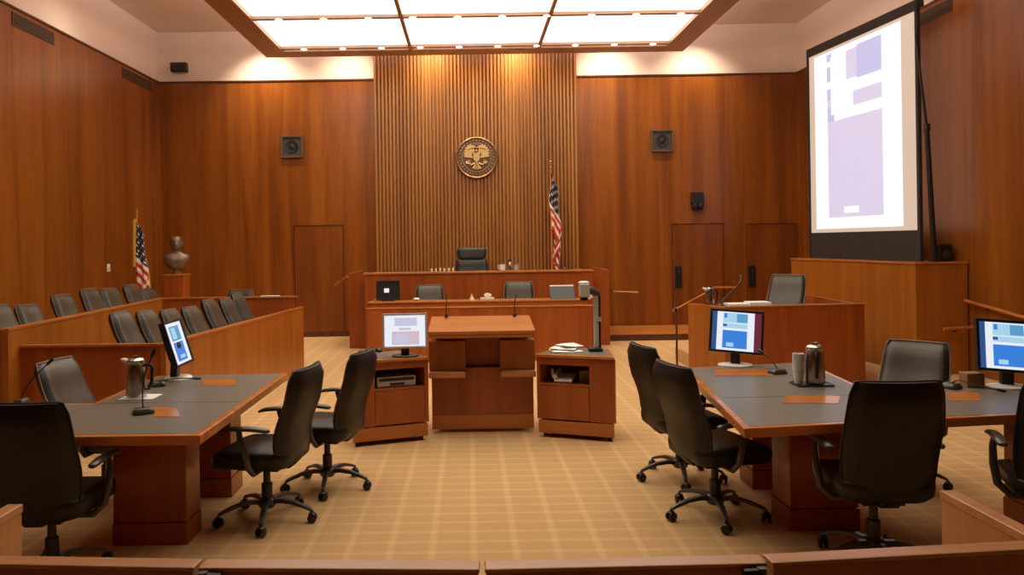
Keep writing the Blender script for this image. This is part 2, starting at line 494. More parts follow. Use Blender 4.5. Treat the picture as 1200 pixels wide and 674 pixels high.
def make_chair(name, label, mat, loc, rz, arms=True, tall=False, group=None, sc=(1, 1, 1), th=.10, y1=.305, br=1.0):
    t = thing(name, label, 'chair', loc, rz, group)
    t.scale = sc
    # seat
    mb = MB()
    rings = []
    for z, g in ((.372, .72), (.380, .88), (.405, .98), (.44, 1.0), (.47, 1.0), (.488, .96), (.498, .84)):
        ring = []
        for x, y in rrect(.25 * g, .25 * g, .10 * g, 5):
            front = max(0, -(y) / .25)
            ring.append((x, y - .03, z - .028 * front ** 3 + .012 * (x / .25) ** 2))
        rings.append(ring)
    mb.loft(rings)
    mb.build('seat', mat, t, local=True, smooth=60)
    mb = MB()
    top = 1.0 if not tall else .98
    vr = mb.loft(back_rings(.225, .275, .222, .405, top, .20, y1, th))
    idx = {v: (i, k) for i, r in enumerate(vr) for k, v in enumerate(r)}
    for f in mb.bm.faces:
        ks = [idx[v][1] for v in f.verts]
        f.material_index = 0 if max(ks) <= 12 and min(ks) >= 1 else 1
    bk = mb.build('backrest', [mat, 'leather'], t, local=True, smooth=60)  # brown chairs: black sides and rear put the shell's shade into the colour
    mb = MB()   # piping around the rim
    rr = back_rings(.225, .275, .222, .405, top, .20, y1, th)
    m = 14
    left = [Vector(r[0]) for r in rr[1:]]; right = [Vector(r[m - 1]) for r in rr[1:]]
    topv = [Vector(p) for p in rr[-1][1:m - 1]]
    mb.tube(left + topv + right[::-1], .0065, 6)
    mb.build('piping', 'piping' if mat == 'jleather' else mat, bk, local=True, smooth=60)
    if tall:
        mb = MB()
        mb.loft(back_rings(.20, .25, .215, .93, 1.16, .295, .335, .10, 9, .03, 0))
        mb.build('headrest', mat, t, local=True, smooth=60)
    # spine joining seat and back
    mb = MB()
    mb.side([(.05, .352), (.17, .352), (.215, .40), (.215, .47), (.19, .47), (.19, .41), (.16, .371), (.05, .371)], -.05, .05)
    mb.box(-.11, .11, -.14, .12, .345, .374)
    mb.build('seat_mechanism', 'blackm', t, local=True, bevel=.006)
    MB().lathe([(.034, .10), (.034, .24), (.022, .245), (.022, .35)], 14).build('gas_column', 'black', t, local=True, smooth=True)
    MB().lathe([(.045, .085), (.055, .10), (.055, .135), (.040, .15)], 16).build('base_hub', 'arm', t, local=True, smooth=True)
    for k in range(5):
        a = 2 * PI * k / 5 + .3
        ca, sa = math.cos(a), math.sin(a)
        pts = [(.03, .125), (.10 * br, .132), (.18 * br, .122), (.26 * br, .095), (.295 * br, .078)]
        rings = []
        for q, (r, z) in enumerate(pts):
            hw = .024 - .0025 * q; hh = .016 - .0015 * q
            rings.append([(r * ca - s * hw * sa, r * sa + s * hw * ca, z + w * hh) for s, w in ((-1, -1), (1, -1), (.8, .8), (-.8, .8))])
        mb = MB(); mb.loft(rings)
        lg = mb.build('base_leg', 'arm', t, local=True, bevel=.004)
        mb = MB()
        cx, cy = .295 * br * ca, .295 * br * sa
        b = a + 1.1 + k * .7
        ax = Vector((math.cos(b), math.sin(b), 0))
        R = Matrix.Translation((cx, cy, .03)) @ ax.to_track_quat('Z', 'Y').to_matrix().to_4x4()
        for s in (-1, 1):
            mb.lathe([(.020, s * .006), (.0285, s * .010), (.0285, s * .022), (.018, s * .027)], 14, (0, 0, 0), R)
        mb.tube([(cx, cy, .028), (cx, cy, .075)], .008, 8)
        mb.lathe([(.012, .045), (.024, .056), (.016, .064)], 10, (cx, cy, 0))
        mb.build('caster', 'black', lg, local=True, smooth=True)
    if arms:
        for s in (-1, 1):
            mb = MB()
            mb.tube([(s * .10, .02, .362), (s * .23, .02, .365), (s * .285, .015, .42), (s * .30, .0, .52), (s * .295, -.03, .60), (s * .285, -.04, .645)], [.016, .018, .02, .02, .018, .016], 8)
            am = mb.build('arm', 'arm', t, local=True, smooth=True)
            mb = MB()
            rings = []
            for y, hw, hz, z in ((.15, .012, .008, .648), (.135, .024, .014, .650), (.05, .029, .016, .660), (-.06, .029, .016, .660), (-.14, .026, .014, .650), (-.175, .018, .010, .638), (-.185, .008, .005, .634)):
                rings.append([(s * .285 + hw * math.cos(q), y, z + hz * math.sin(q)) for q in [2 * PI * k / 12 for k in range(12)]])
            mb.loft(rings)
            mb.build('arm_pad', 'arm', am, local=True, smooth=60)
    return t

R = math.radians
gC = 'black leather chairs around the counsel tables'
ch1 = make_chair('office_chair', 'black office chair at the aisle side of the left table, nearer the rail', 'leather', (-1.28, 4.90, 0), R(-100), group=gC, sc=(1, 1, .955))
dup(ch1, (-1.02, 5.54, 0), R(-103), 'black office chair at the aisle side of the left table, nearer the lectern', gC, (1, 1, .96))
dup(ch1, (1.485, 4.84, 0), R(104), 'black office chair at the aisle side of the right table, nearer the rail', gC, (1, 1, .95))
dup(ch1, (1.48, 5.62, 0), R(101), 'black office chair at the aisle side of the right table, nearer the lectern', gC, (1, 1, .96))
dup(ch1, (-2.15, 4.02, 0), R(180), 'black office chair seen from behind at the near edge of the left table', gC, (.97, 1, .97))
dup(ch1, (2.07, 4.08, 0), R(178), 'black office chair seen from behind between right table and wood return panel', gC, (.96, 1, 1))
dup(ch1, (2.98, 3.98, 0), R(158), 'black office chair partly cut off at the right edge of the photo', gC)

gS = 'brown leather side chairs'
sc1 = make_chair('side_chair', 'brown-black chair with lit front on the far side of the left table', 'jleather', (-2.50, 5.38, 0), R(83), group=gS, sc=(.9, .95, .94), th=.12, y1=.42)
dup(sc1, (2.93, 5.38, 0), R(-46), 'brown-black chair facing the camera behind the right table extension', gS, (.9, .95, .95))

# ------------------------------------------------------------------ jury box
jz1, jz2 = .86, 1.02
nearR = Vector((-2.62, 6.77, 0)); farR = Vector((-2.25, 10.63, 0))
bkN = Vector((-3.88, 6.61, 0)); bkF = Vector((-4.03, 10.34, 0))
jb = thing('jury_box', 'wood panelled jury box with two stepped tiers along the left wall', 'jury box', (-3.6, 8.6, 0))
def strip(mb, a, b, th, z0, z1, side=1):
    d = (b - a); d.z = 0; d.normalize()
    n = Vector((-d.y, d.x, 0)) * th * side
    poly = [a, b, b + n, a + n]
    mb.prism([(p.x, p.y) for p in poly], z0, z1)
mb = MB(); strip(mb, nearR, farR, .05, 0, jz1); mb.build('front_panel', 'jury', jb)
mb = MB(); strip(mb, nearR + Vector((-.03, .02, 0)), Vector((-3.90, 6.80, 0)), .05, 0, jz1, -1); mb.build('near_panel', 'cherry', jb)
mb = MB(); strip(mb, nearR + Vector((-.052, .075, 0)), farR + Vector((-.052, -.09, 0)), .28, jz1 - .09, jz1 - .045); mb.build('ledge', 'grey', jb)
mb = MB(); strip(mb, nearR + Vector((.006, -.006, 0)), farR + Vector((.006, .006, 0)), .062, jz1, jz1 + .018)
strip(mb, nearR + Vector((-.056, -.006, 0)), Vector((-3.87, 6.774, 0)), .062, jz1, jz1 + .018, -1); mb.build('rail_cap', 'cherry_y', jb)
mb = MB(); strip(mb, bkN, bkF, .05, 0, jz2); mb.build('back_tier_panel', 'jury', jb)
mb = MB(); strip(mb, bkN + Vector((.006, 0, 0)), bkF + Vector((.006, 0, 0)), .075, jz2, jz2 + .02); mb.build('back_tier_cap', 'cherry_y', jb)
mb = MB(); strip(mb, bkN + Vector((-.05, 0, 0)), Vector((XL + T + .02, 6.56, 0)), .05, 0, jz2, -1); mb.build('back_tier_near_panel', 'cherry', jb)
mb = MB(); mb.box(bkF.x, farR.x - .06, 10.34, 10.39, 0, jz2)
mb.build('far_panel', 'cherry', jb)
mb = MB(); mb.box(bkF.x - .07, farR.x - .03, 10.325, 10.42, jz2, jz2 + .02); mb.build('far_cap', 'cherry_h', jb)
mb = MB(); mb.prism([(-3.93, 6.84), (-2.73, 6.84), (-2.40, 10.3), (-4.02, 10.3)], 0, .16); mb.build('front_platform', 'carpet', jb)
mb = MB(); mb.prism([(XL + T + .02, 6.63), (-3.95, 6.68), (-4.10, 10.24), (-4.10, 11.5), (XL + T + .02, 11.5)], 0, .28); mb.build('back_platform', 'carpet', jb)

gJ1, gJ2 = 'juror chairs in the front row', 'juror chairs in the back row'
ordn = ['first', 'second', 'third', 'fourth', 'fifth', 'sixth', 'seventh']
jur = None
fr_y = [7.5 + .413 * k for k in range(7)]
fr_z = [1.095, 1.07, 1.047, 1.04, 1.09, 1.07, 1.10]
fr_a = [82, 83, 82, 80, 84, 83, 86]
for i in range(7):
    y = fr_y[i]; x = -3.25 + .18 * (y - 7.5) - (.06 if i == 6 else 0)
    h = fr_z[i] - .16
    lab = ('juror chair in the front jury row, ' + ordn[i] + ' from the camera end') if i < 6 else 'juror chair in the front jury row, last at the far end'
    s = (.69, .72, h / 1.0)
    a_ = R(fr_a[i]); x += .24 * math.sin(a_); y -= .24 * math.cos(a_)
    if jur is None:
        jur = make_chair('juror_chair', lab, 'jleather', (x, y, .16), R(fr_a[i]), arms=False, group=gJ1, sc=s, th=.17, y1=.50, br=.83)
    else:
        dup(jur, (x, y, .16), R(fr_a[i]), lab, gJ1, s)
bk_px = [14, 43, 88, 119, 139, 165, 181]
bk_y = [8.05, 8.5, 9.1, 9.65, 10.08, 10.6, 11.03]
bk_z = [1.14, 1.108, 1.174, 1.211, 1.19, 1.206, 1.135]
bk_a = [80, 79, 81, 82, 80, 84, 86]
for i in range(7):
    y = bk_y[i]; x = -4.72 + .107 * (y - 8) 
    h = bk_z[i] - .28
    a_ = R(bk_a[i]); x += .24 * math.sin(a_) - .04; y -= .24 * math.cos(a_)
    lab = ('juror chair in the raised back row, ' + ordn[i] + ' from the camera end') if i < 6 else 'juror chair in the raised back row, last before the flag'
    dup(jur, (x, y, .28), R(bk_a[i]), lab, gJ2, (.72, .72, h))
dup(sc1, (-3.52, 11.6, 0), R(-8), 'dark chair facing the camera beyond the far end of the jury box', gS, (.86, .9, 1.04))
p = at(316, 349, 10.27)
MB().box(p.x - .14, p.x + .1, 10.335, 10.41, jz2 + .021, jz2 + .028).build('paper_sheet', 'paper', None, (p.x, 10.37, jz2 + .021))
tag(COL.objects[-1], 'white paper lying on the far rail of the jury box', 'paper')

# ------------------------------------------------------------------ judge bench and clerk counter
bx0, bx1, by, bz = -1.68, 1.96, 12.6, 1.25
jd = thing('judge_bench', 'long raised cherry wood judge bench below the round seal', 'bench', (.14, 13.2, 0))
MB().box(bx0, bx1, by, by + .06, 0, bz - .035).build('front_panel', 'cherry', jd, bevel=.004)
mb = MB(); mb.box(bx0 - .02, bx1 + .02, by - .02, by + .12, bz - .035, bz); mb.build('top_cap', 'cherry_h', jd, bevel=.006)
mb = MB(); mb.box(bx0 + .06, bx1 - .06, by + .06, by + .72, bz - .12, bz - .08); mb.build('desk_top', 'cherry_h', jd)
for a, b in ((bx0, bx0 + .06), (bx1 - .06, bx1)):
    MB().box(a, b, by + .06, 14.3, 0, bz - .035).build('side_panel', 'cherry', jd)
MB().box(-1.99, bx0 - .002, 12.95, 13.0, 0, bz - .02).build('wing_panel', 'cherry', jd)
MB().box(bx1 + .002, 2.28, 12.9, 12.95, 0, bz - .02).build('wing_panel', 'cherry', jd)
MB().box(-1.99, -1.94, 13.0, 14.44, 0, bz - .02).build('wing_side', 'cherry', jd)
MB().box(2.23, 2.28, 12.95, 14.44, 0, bz - .02).build('wing_side', 'cherry', jd)
MB().box(bx0 + .06, bx1 - .06, by + .06, 14.44, 0, .42).build('platform', 'carpet', jd)

cy0 = 11.3
cx0, cx1 = -1.48, 1.74
ck = thing('clerk_counter', 'lower clerk counter with a wide ledge in front of the judge bench', 'counter', (.13, 11.6, 0))
mb = MB(); mb.box(cx0, cx1, cy0, cy0 + .05, 0, .79); mb.build('front_panel', 'cherry', ck, bevel=.004)
MB().box(cx0 - .01, cx1 + .01, cy0 - .012, cy0 + .06, .772, .792).build('lower_trim', 'inlay', ck, bevel=.004)
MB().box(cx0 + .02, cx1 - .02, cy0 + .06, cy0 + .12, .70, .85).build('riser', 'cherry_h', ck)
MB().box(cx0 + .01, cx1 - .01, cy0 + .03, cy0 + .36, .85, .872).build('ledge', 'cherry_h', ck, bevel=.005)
for a, b in ((cx0, cx0 + .05), (cx1 - .05, cx1)):
    MB().box(a, b, cy0 + .05, 12.55, 0, .85).build('side_panel', 'cherry', ck)
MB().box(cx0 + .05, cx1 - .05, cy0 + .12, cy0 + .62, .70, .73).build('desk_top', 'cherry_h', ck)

# side steps and short handrails
rs = thing('side_step', 'low carpeted step with dark riser right of the judge bench', 'step', (3.4, 14.0, 0))
MB().box(2.29, 5.0, 13.4, 14.65, 0, .10).build('riser', 'darkwood', rs)
MB().box(2.29, 5.0, 13.38, 14.65, .10, .125).build('tread', 'cherry_h', rs, bevel=.006)
def handrail(name, label, pts, wallpt):
    t = thing(name, label, 'handrail', pts[0])
    MB().tube(pts, .022, 10).build('bar', 'cherry_h', t, smooth=True)
    for a, b in wallpt:
        MB().tube([a, ((Vector(a) + Vector(b)) / 2 - Vector((0, 0, .03))), b], .009, 8).build('bracket', 'blackm', t, smooth=True)
    return t
yw = YB - T
a, b = at(719, 342, 14.55), at(748, 343, 14.55)
handrail('handrail', 'short wood handrail on the back wall right of the judge bench', [a, b], [((a + b) / 2, (b.x * .5 + a.x * .5, yw, a.z - .02))])
a, b = at(836, 337, 14.55), at(862, 337, 14.55)
handrail('handrail', 'short wood handrail on the back wall between the two right doors', [a, b], [((a + b) / 2, (b.x * .5 + a.x * .5, yw, a.z - .02))])
a, b, c = at(393, 334, 13.7), at(404, 326, 13.4), at(407, 324, 13.2)
handrail('handrail', 'short dark handrail beside the left wing of the judge bench', [a, b, c], [(b, (-1.995, 13.5, b.z - .02))])

# judge chair and clerk chairs
make_chair('judge_chair', 'high-backed black leather judge chair behind the bench', 'leather', (at(552, 300, 13.72).x, 13.72, .42), R(-3), tall=True, sc=(1.15, 1, 1.04))
gK = 'clerk chairs behind the counter'
dup(sc1, (at(504, 343, 12.15).x, 12.10, 0), R(4), 'dark low clerk chair behind the counter, left of the tissue box', gK, (.9, .75, 1.05))
dup(sc1, (at(608, 343, 12.15).x, 12.10, 0), R(-3), 'dark low clerk chair behind the counter, right of the tissue box', gK, (.95, .75, 1.08))

# items on the judge bench
def mug(name, label, cat, x, y, z, r, h, mat, handle=True):
    t = thing(name, label, cat, (x, y, z))
    MB().lathe([(r * .8, 0), (r * .95, .006), (r, h * .5), (r, h), (r * .88, h), (r * .85, h * .12), (.002, h * .1)], 16, (x, y, z)).build('body', mat, t, smooth=True)
    if handle:
        MB().tube([(x + s * r + .0 + q * .0, y, z + h * w) for s, w, q in ((-.95, .8, 0), (-1.6, .72, 0), (-1.65, .4, 0), (-.95, .25, 0))], .007, 8).build('handle', mat, t, smooth=True)
    return t
zb = bz + .001
p = at(589, 316, 12.66); mug('coffee_mug', 'white mug on the judge bench edge beside a steel flask', 'mug', p.x, 12.66, zb, .045, .10, 'white')
p = at(605, 316, 12.66); mug('water_glass', 'small grey tumbler on the judge bench right of the flask', 'glass', p.x, 12.66, zb, .038, .09, 'silver', False)
p = at(597.5, 316, 12.66)
t = thing('steel_flask', 'slim steel flask standing between mug and tumbler on judge bench', 'flask', (p.x, 12.66, zb))
MB().lathe([(.034, 0), (.036, .01), (.036, .11), (.022, .135), (.022, .15)], 16, (p.x, 12.66, zb)).build('body', 'chrome', t, smooth=True)
MB().lathe([(.024, .15), (.024, .175), (.018, .18)], 14, (p.x, 12.66, zb)).build('cap', 'black', t, smooth=True)
gB = 'pale booklets on the judge bench'
for i, px in enumerate((506, 511, 516, 521, 526, 531)):
    p = at(px, 316, 12.66)
    h = .045 + .006 * (i % 3)
    MB().box(p.x - .014, p.x + .014, 12.62, 12.69, zb, zb + h).build('booklet', 'cream', None, (p.x, 12.655, zb), bevel=.003)
    tag(COL.objects[-1], 'small pale booklet standing in the row left of the judge chair', 'booklet', gB)

def goose_mic(name, label, base, pts, bw=.05, bd=.075, head=.012, neck=.0045, rz=0.0):
    t = thing(name, label, 'microphone', base, rz)
    b = Vector(base)
    mb = MB()
    Rm = Matrix.Translation(b) @ Matrix.Rotation(rz, 4, 'Z')
    rings = [[(x * g, y * g, z) for x, y in rrect(bw, bd, .02, 3)] for z, g in ((0, 1), (.012, 1), (.03, .8), (.034, .7))]
    vr = mb.loft(rings)
    bmesh.ops.transform(mb.bm, matrix=Rm, verts=mb.bm.verts)
    mb.build('base', 'arm', t, smooth=40)
    P = [b + Vector((0, 0, .03))] + [Vector(q) for q in pts]
    # smooth the neck
    Q = []
    for i in range(len(P) - 1):
        p0 = P[max(i - 1, 0)]; p1 = P[i]; p2 = P[i + 1]; p3 = P[min(i + 2, len(P) - 1)]
        for k in range(4):
            s = k / 4
            Q.append(.5 * ((2 * p1) + (p2 - p0) * s + (2 * p0 - 5 * p1 + 4 * p2 - p3) * s * s + (-p0 + 3 * p1 - 3 * p2 + p3) * s ** 3))
    Q.append(P[-1])
    MB().tube(Q, neck, 8).build('gooseneck', 'black', t, smooth=True)
    d = (Q[-1] - Q[-3]).normalized()
    MB().tube([Q[-1] - d * .005, Q[-1] + d * .01, Q[-1] + d * .04, Q[-1] + d * .05], [head * .6, head, head, head * .5], 10).build('mic_head', 'black', t, smooth=True)
    return t
p = at(655, 314, 12.66)
goose_mic('bench_microphone', 'thin microphone on the judge bench beside the flag', (p.x + .1, 12.68, zb), [(p.x + .12, 12.68, zb + .06), (p.x + .05, 12.68, zb + .085), (p.x - .03, 12.67, zb + .08)], .03, .035, .010, .004)

# ------------------------------------------------------------------ screens
def disp_quads(mb, layout):
    """layout: list of (x0, x1, z0, z1, material index); later ones lie a hair in front"""
    for i, (x0, x1, z0, z1, mi) in enumerate(layout):
        mb.mi = mi
        mb.box(x0, x1, -.0004 * (i + 1), .001, z0, z1)
    mb.mi = 0

def make_monitor(name, label, loc, rz, tilt, w, h, layout, mats, bezel, basemat, lift=.1, group=None, base_r=.11, tw=0.0, bz_w=.018):
    t = thing(name, label, 'monitor', loc, rz, group)
    P = Matrix.Translation((0, 0, lift)) @ Matrix.Rotation(tw, 4, 'Y') @ Matrix.Rotation(-tilt, 4, 'X')
    mb = MB()
    b = bz_w
    for q in ((-w / 2, w / 2, -.012, .03, 0, b), (-w / 2, w / 2, -.012, .03, h - b, h), (-w / 2, -w / 2 + b, -.012, .03, b, h - b), (w / 2 - b, w / 2, -.012, .03, b, h - b), (-w / 2 + b, w / 2 - b, .004, .032, b, h - b), (-w * .3, w * .3, .03, .06, h * .2, h * .75)):
        mb.box(*q)
    bmesh.ops.transform(mb.bm, matrix=P, verts=mb.bm.verts)
    bo = mb.build('bezel', bezel, t, local=True, bevel=.003)
    mb = MB()
    iw, ih = w - 2 * b, h - 2 * b
    lay = [(-iw / 2, iw / 2, b, h - b, 0)] + [(-iw / 2 + x0 * iw, -iw / 2 + x1 * iw, b + z0 * ih, b + z1 * ih, mi) for x0, x1, z0, z1, mi in layout]
    disp_quads(mb, lay)
    bmesh.ops.transform(mb.bm, matrix=P, verts=mb.bm.verts)
    mb.build('display', mats, t, local=True)
    mb = MB()
    mb.side([(.05, .012), (.10, .012), (.085, lift + h * .45), (.05, lift + h * .5), (.035, lift + h * .42)], -.035, .035)
    mb.build('neck', 'black' if basemat != 'silver' else 'black', t, local=True, bevel=.006)
    mb = MB()
    rings = [[(base_r * 1.15 * g * math.cos(q), .05 + base_r * .85 * g * math.sin(q), z) for q in [2 * PI * k / 28 for k in range(28)]] for z, g in ((0, 1), (.008, 1), (.014, .94), (.018, .6))]
    mb.loft(rings)
    mb.build('stand_base', basemat, t, local=True, smooth=40)
    return t

WEB = [(0, .10, 0, 1, 1), (.22, .72, .06, .52, 2), (.22, .72, .58, .70, 3), (.22, .72, .72, .97, 3), (.24, .30, .84, .96, 2), (.50, .72, .74, .96, 4), (.22, .30, .62, .68, 1), (.86, 1, 0, 1, 5), (.30, .45, .10, .2, 3)]
WEBM = ['s_white', 's_navy', 's_blue', 's_pale', 's_cyan', 's_maroon']
TZ = .75
p = on(201, 444, TZ)
make_monitor('desk_monitor', 'black monitor with blue web page on the left table, turned sideways', (p.x + .10, p.y, TZ + .001), R(92), R(17), .37, .335,
             [(.22, .80, .06, .52, 2), (.22, .80, .56, .92, 4), (.30, .55, .60, .88, 3), (.40, .7, .12, .2, 3)], WEBM, 'black', 'white')
p = on(862, 430, TZ)
make_monitor('desk_monitor', 'dark monitor with blue web page at the far end of the right table', (p.x, p.y, TZ + .001), R(-16), R(14), .385, .325, WEB, WEBM, 'black', 'white', tw=R(4))
p = on(1186, 456, TZ)
make_monitor('desk_monitor', 'dark monitor with blue web page on the right table extension, cut by photo edge', (p.x, p.y, TZ + .001), R(-12), R(14), .385, .325, WEB, WEBM, 'black', 'white', tw=R(4))

# projection screen standing on the plinth against the right wall
pl = thing('screen_plinth', 'tall wood plinth against the right wall carrying the projection screen', 'plinth', (5.6, 11.2, 0))
PL = [(5.2, 12.75), (5.50, 9.73), (6.12, 9.70), (6.12, 12.75)]
MB().prism(PL, 0, 1.355).build('body', 'jury', pl)
MB().prism([(5.185, 12.76), (5.485, 9.715), (6.125, 9.685), (6.125, 12.76)], 1.355, 1.38).build('top', 'cherry_y', pl, bevel=.004)
A, B = Vector((5.49, 12.68, 0)), Vector((5.76, 10.03, 0))
sw = (B - A).length
rz = math.atan2(B.y - A.y, B.x - A.x)
ps = thing('projection_screen', 'big projection screen with pale lavender page on the plinth by the right wall', 'projection screen', (A.x, A.y, 1.381), rz)
sh = 3.34
def lz(px, py, Y): return at(px, py, Y).z - 1.381
wz0, wz1 = .40, sh - .13
wx0, wx1 = .03, sw - .05
mb = MB()
mb.box(0, wx0, -.03, .02, 0, sh); mb.box(wx1, sw, -.03, .02, 0, sh); mb.box(wx0, wx1, -.03, .02, wz1, sh)
mb.build('frame', 'skirt', ps, local=True, bevel=.006)
MB().box(wx0, wx1, -.012, .02, 0.0, wz0).build('bottom_skirt', 'skirt', ps, local=True)
mb = MB()
mb.mi = 3; mb.box(wx0, wx1, 0, .015, wz0, wz1)
W, Hh = wx1 - wx0, wz1 - wz0
for i, (x0, x1, z0, z1, mi) in enumerate([(.06, .88, .02, .985, 0), (.20, .72, .08, .60, 2), (.20, .72, .655, .73, 2), (.50, .72, .79, .96, 1), (.20, .27, .60, .68, 1), (.20, .27, .72, .78, 1), (.20, .25, .82, .90, 1), (.20, .25, .93, .97, 1), (.24, .46, .635, .95, 0), (.36, .50, .10, .135, 0), (.40, .50, .80, .95, 2)]):
    mb.mi = mi
    mb.box(wx0 + x0 * W, wx0 + x1 * W, -.0008 * (i + 1), .01, wz0 + z0 * Hh, wz0 + z1 * Hh)
mb.build('projected_image', ['p_white', 'p_lav', 'p_lav2', 'p_cream'], ps, local=True)
MB().box(-.02, sw + .02, .021, .06, sh - .1, sh + .015).build('top_housing', 'black', ps, local=True, bevel=.006)
# slender black stand pole beside the screen
P0, P1, P2 = at(1095, 300, 9.86), at(1086, 150, 9.80), at(1073, 42, 9.80)
t = thing('screen_stand_pole', 'thin black two-piece pole rising beside the projection screen', 'pole', (P0.x, P0.y, 1.381))
MB().tube([(P0.x, P0.y, 1.40), P1], [.035, .03], 10).build('lower_pole', 'black', t, smooth=True)
MB().tube([P1, P2], [.018, .014], 10).build('upper_pole', 'black', t, smooth=True)
MB().tube([P1 - Vector((0, 0, .04)), P1 + Vector((0, 0, .05))], .04, 12).build('clamp', 'black', t, smooth=True)
MB().lathe([(.07, 0), (.07, .012), (.03, .02)], 16, (P0.x, P0.y, 1.381)).build('foot', 'black', t, smooth=True)
p = at(1108, 303, 9.95)
t = thing('small_loudspeaker', 'small black loudspeaker on the plinth beside the stand pole', 'loudspeaker', (p.x, 9.98, 1.381))
MB().box(p.x - .09, p.x + .07, 9.92, 10.08, 1.381, 1.60).build('cabinet', 'black', t, bevel=.01)
MB().lathe([(.055, 0), (.05, -.004), (.02, .008)], 18, (0, 0, 0), Matrix.Translation((p.x - .01, 9.918, 1.47)) @ Matrix.Rotation(PI / 2, 4, 'X')).build('cone', 'grille', t, smooth=True)

# ------------------------------------------------------------------ witness stand
wt = thing('witness_stand', 'wood witness stand with angled corner in front of the plinth', 'witness stand', (3.7, 9.8, 0))
wl, wm, wr = Vector((2.64, 9.56, 0)), Vector((2.90, 9.0, 0)), Vector((4.585, 9.17, 0))
zwit = .916
mb = MB(); strip(mb, wl, wm, .05, 0, zwit); mb.build('angled_panel', 'jury', wt)
mb = MB(); strip(mb, wm, wr, .05, 0, zwit); mb.build('front_panel', 'cherry', wt)
mb = MB(); mb.prism([(wr.x - .05, wr.y + .05), (wr.x, wr.y), (wr.x + .1, 11.2), (wr.x + .05, 11.2)], 0, zwit); mb.build('side_panel', 'cherry', wt)
mb = MB(); strip(mb, wm + Vector((-.004, -.006, 0)), wr + Vector((.004, -.006, 0)), .06, zwit, zwit + .014); strip(mb, wl, wm + Vector((-.004, -.006, 0)), .06, zwit, zwit + .0139); mb.build('rail_cap', 'cherry_h', wt)
mb = MB(); mb.prism([(2.70, 9.58), (2.945, 9.06), (4.53, 9.22), (4.53, 9.58)], zwit - .05, zwit - .015); mb.build('desk_top', 'grey', wt)
mb = MB(); mb.prism([(2.9, 9.60), (4.55, 9.60), (4.6, 11.2), (2.9, 11.2)], 0, .18); mb.build('platform', 'carpet', wt)
dup(sc1, (at(918, 340, 10.15).x - .1, 10.1, .18), R(-44), 'brown-black witness chair behind the witness stand', gS, (.98, .98, 1.04))
zd = zwit - .014
def carafe(label, x, y, z, s=1.0, rz=0.0, cat='thermos'):
    t = thing('thermos_carafe', label, cat, (x, y, z), rz, 'steel carafes')
    k = s
    mb = MB(); mb.lathe([(.052 * k, 0), (.058 * k, .004 * k), (.060 * k, .02 * k), (.056 * k, .14 * k), (.050 * k, .185 * k), (.045 * k, .20 * k)], 24)
    mb.build('body', 'chrome', t, local=True, smooth=True)
    mb = MB(); mb.lathe([(.047 * k, .20 * k), (.050 * k, .205 * k), (.050 * k, .222 * k), (.040 * k, .232 * k), (.02 * k, .236 * k), (.02 * k, .248 * k), (.008 * k, .25 * k)], 20)
    mb.build('lid', 'chrome', t, local=True, smooth=True)
    mb = MB(); mb.tube([(-.04 * k, 0, .205 * k), (-.075 * k, 0, .222 * k), (-.088 * k, 0, .224 * k)], [.022 * k, .014 * k, .009 * k], 10)
    mb.build('spout', 'white', t, local=True, smooth=True)
    mb = MB(); mb.tube([(.047 * k, 0, .19 * k), (.085 * k, 0, .195 * k), (.098 * k, 0, .17 * k), (.092 * k, 0, .08 * k), (.075 * k, 0, .045 * k), (.055 * k, 0, .05 * k)], [.009 * k, .01 * k, .011 * k, .010 * k, .009 * k, .008 * k], 10)
    mb.build('handle', 'black', t, local=True, smooth=True)
    return t
p = at(829, 352, 9.4)
carafe('steel carafe on the witness stand desk', p.x + .05, 9.47, zd + .001, .95)
p = at(876, 355, 9.35)
t = thing('open_binder', 'open white binder lying on the witness stand desk', 'binder', (p.x, 9.38, zd))
MB().box(p.x - .24, p.x - .005, 9.28, 9.50, zd + .001, zd + .035).build('page_block', 'paper', t, bevel=.004)
MB().box(p.x + .005, p.x + .26, 9.28, 9.50, zd + .001, zd + .05).build('page_block', 'paper', t, bevel=.004)
MB().box(p.x - .26, p.x + .28, 9.265, 9.51, zd, zd + .006).build('cover', 'black', t)
a, b, c = at(846, 353, 9.3), at(868, 325, 9.6), at(871, 322, 9.62)
t = goose_mic('witness_microphone', 'slanted gooseneck microphone on the witness stand', (a.x, 9.36, zd), [(a.x + .04, 9.37, zd + .08), (b.x - .06, 9.5, b.z - .08), tuple(b)], .04, .05, .012, .008)
# boom microphone on floor stand beside the witness stand
bx, byy = at(793, 400, 9.0).x, 9.0
t = thing('boom_microphone_stand', 'floor microphone stand with boom arm left of the witness stand', 'microphone stand', (bx, byy, 0))
MB().lathe([(.14, 0), (.14, .015), (.10, .03), (.02, .04)], 20, (bx, byy, 0)).build('base', 'black', t, smooth=40)
pj = at(791, 363, 9.0)
MB().tube([(bx, byy, .03), (bx, byy, pj.z)], .012, 8).build('pole', 'darkwood', t, smooth=True)
p2 = at(826, 344, 9.25)
MB().tube([pj - (p2 - pj) * .06, p2], .011, 8).build('boom', 'inlay', t, smooth=True)
MB().tube([p2, p2 + (p2 - pj).normalized() * .12], [.012, .02], 10).build('mic_head', 'black', t, smooth=True)
MB().ball(pj, .025, 10, 6).build('clutch', 'black', t, smooth=True)
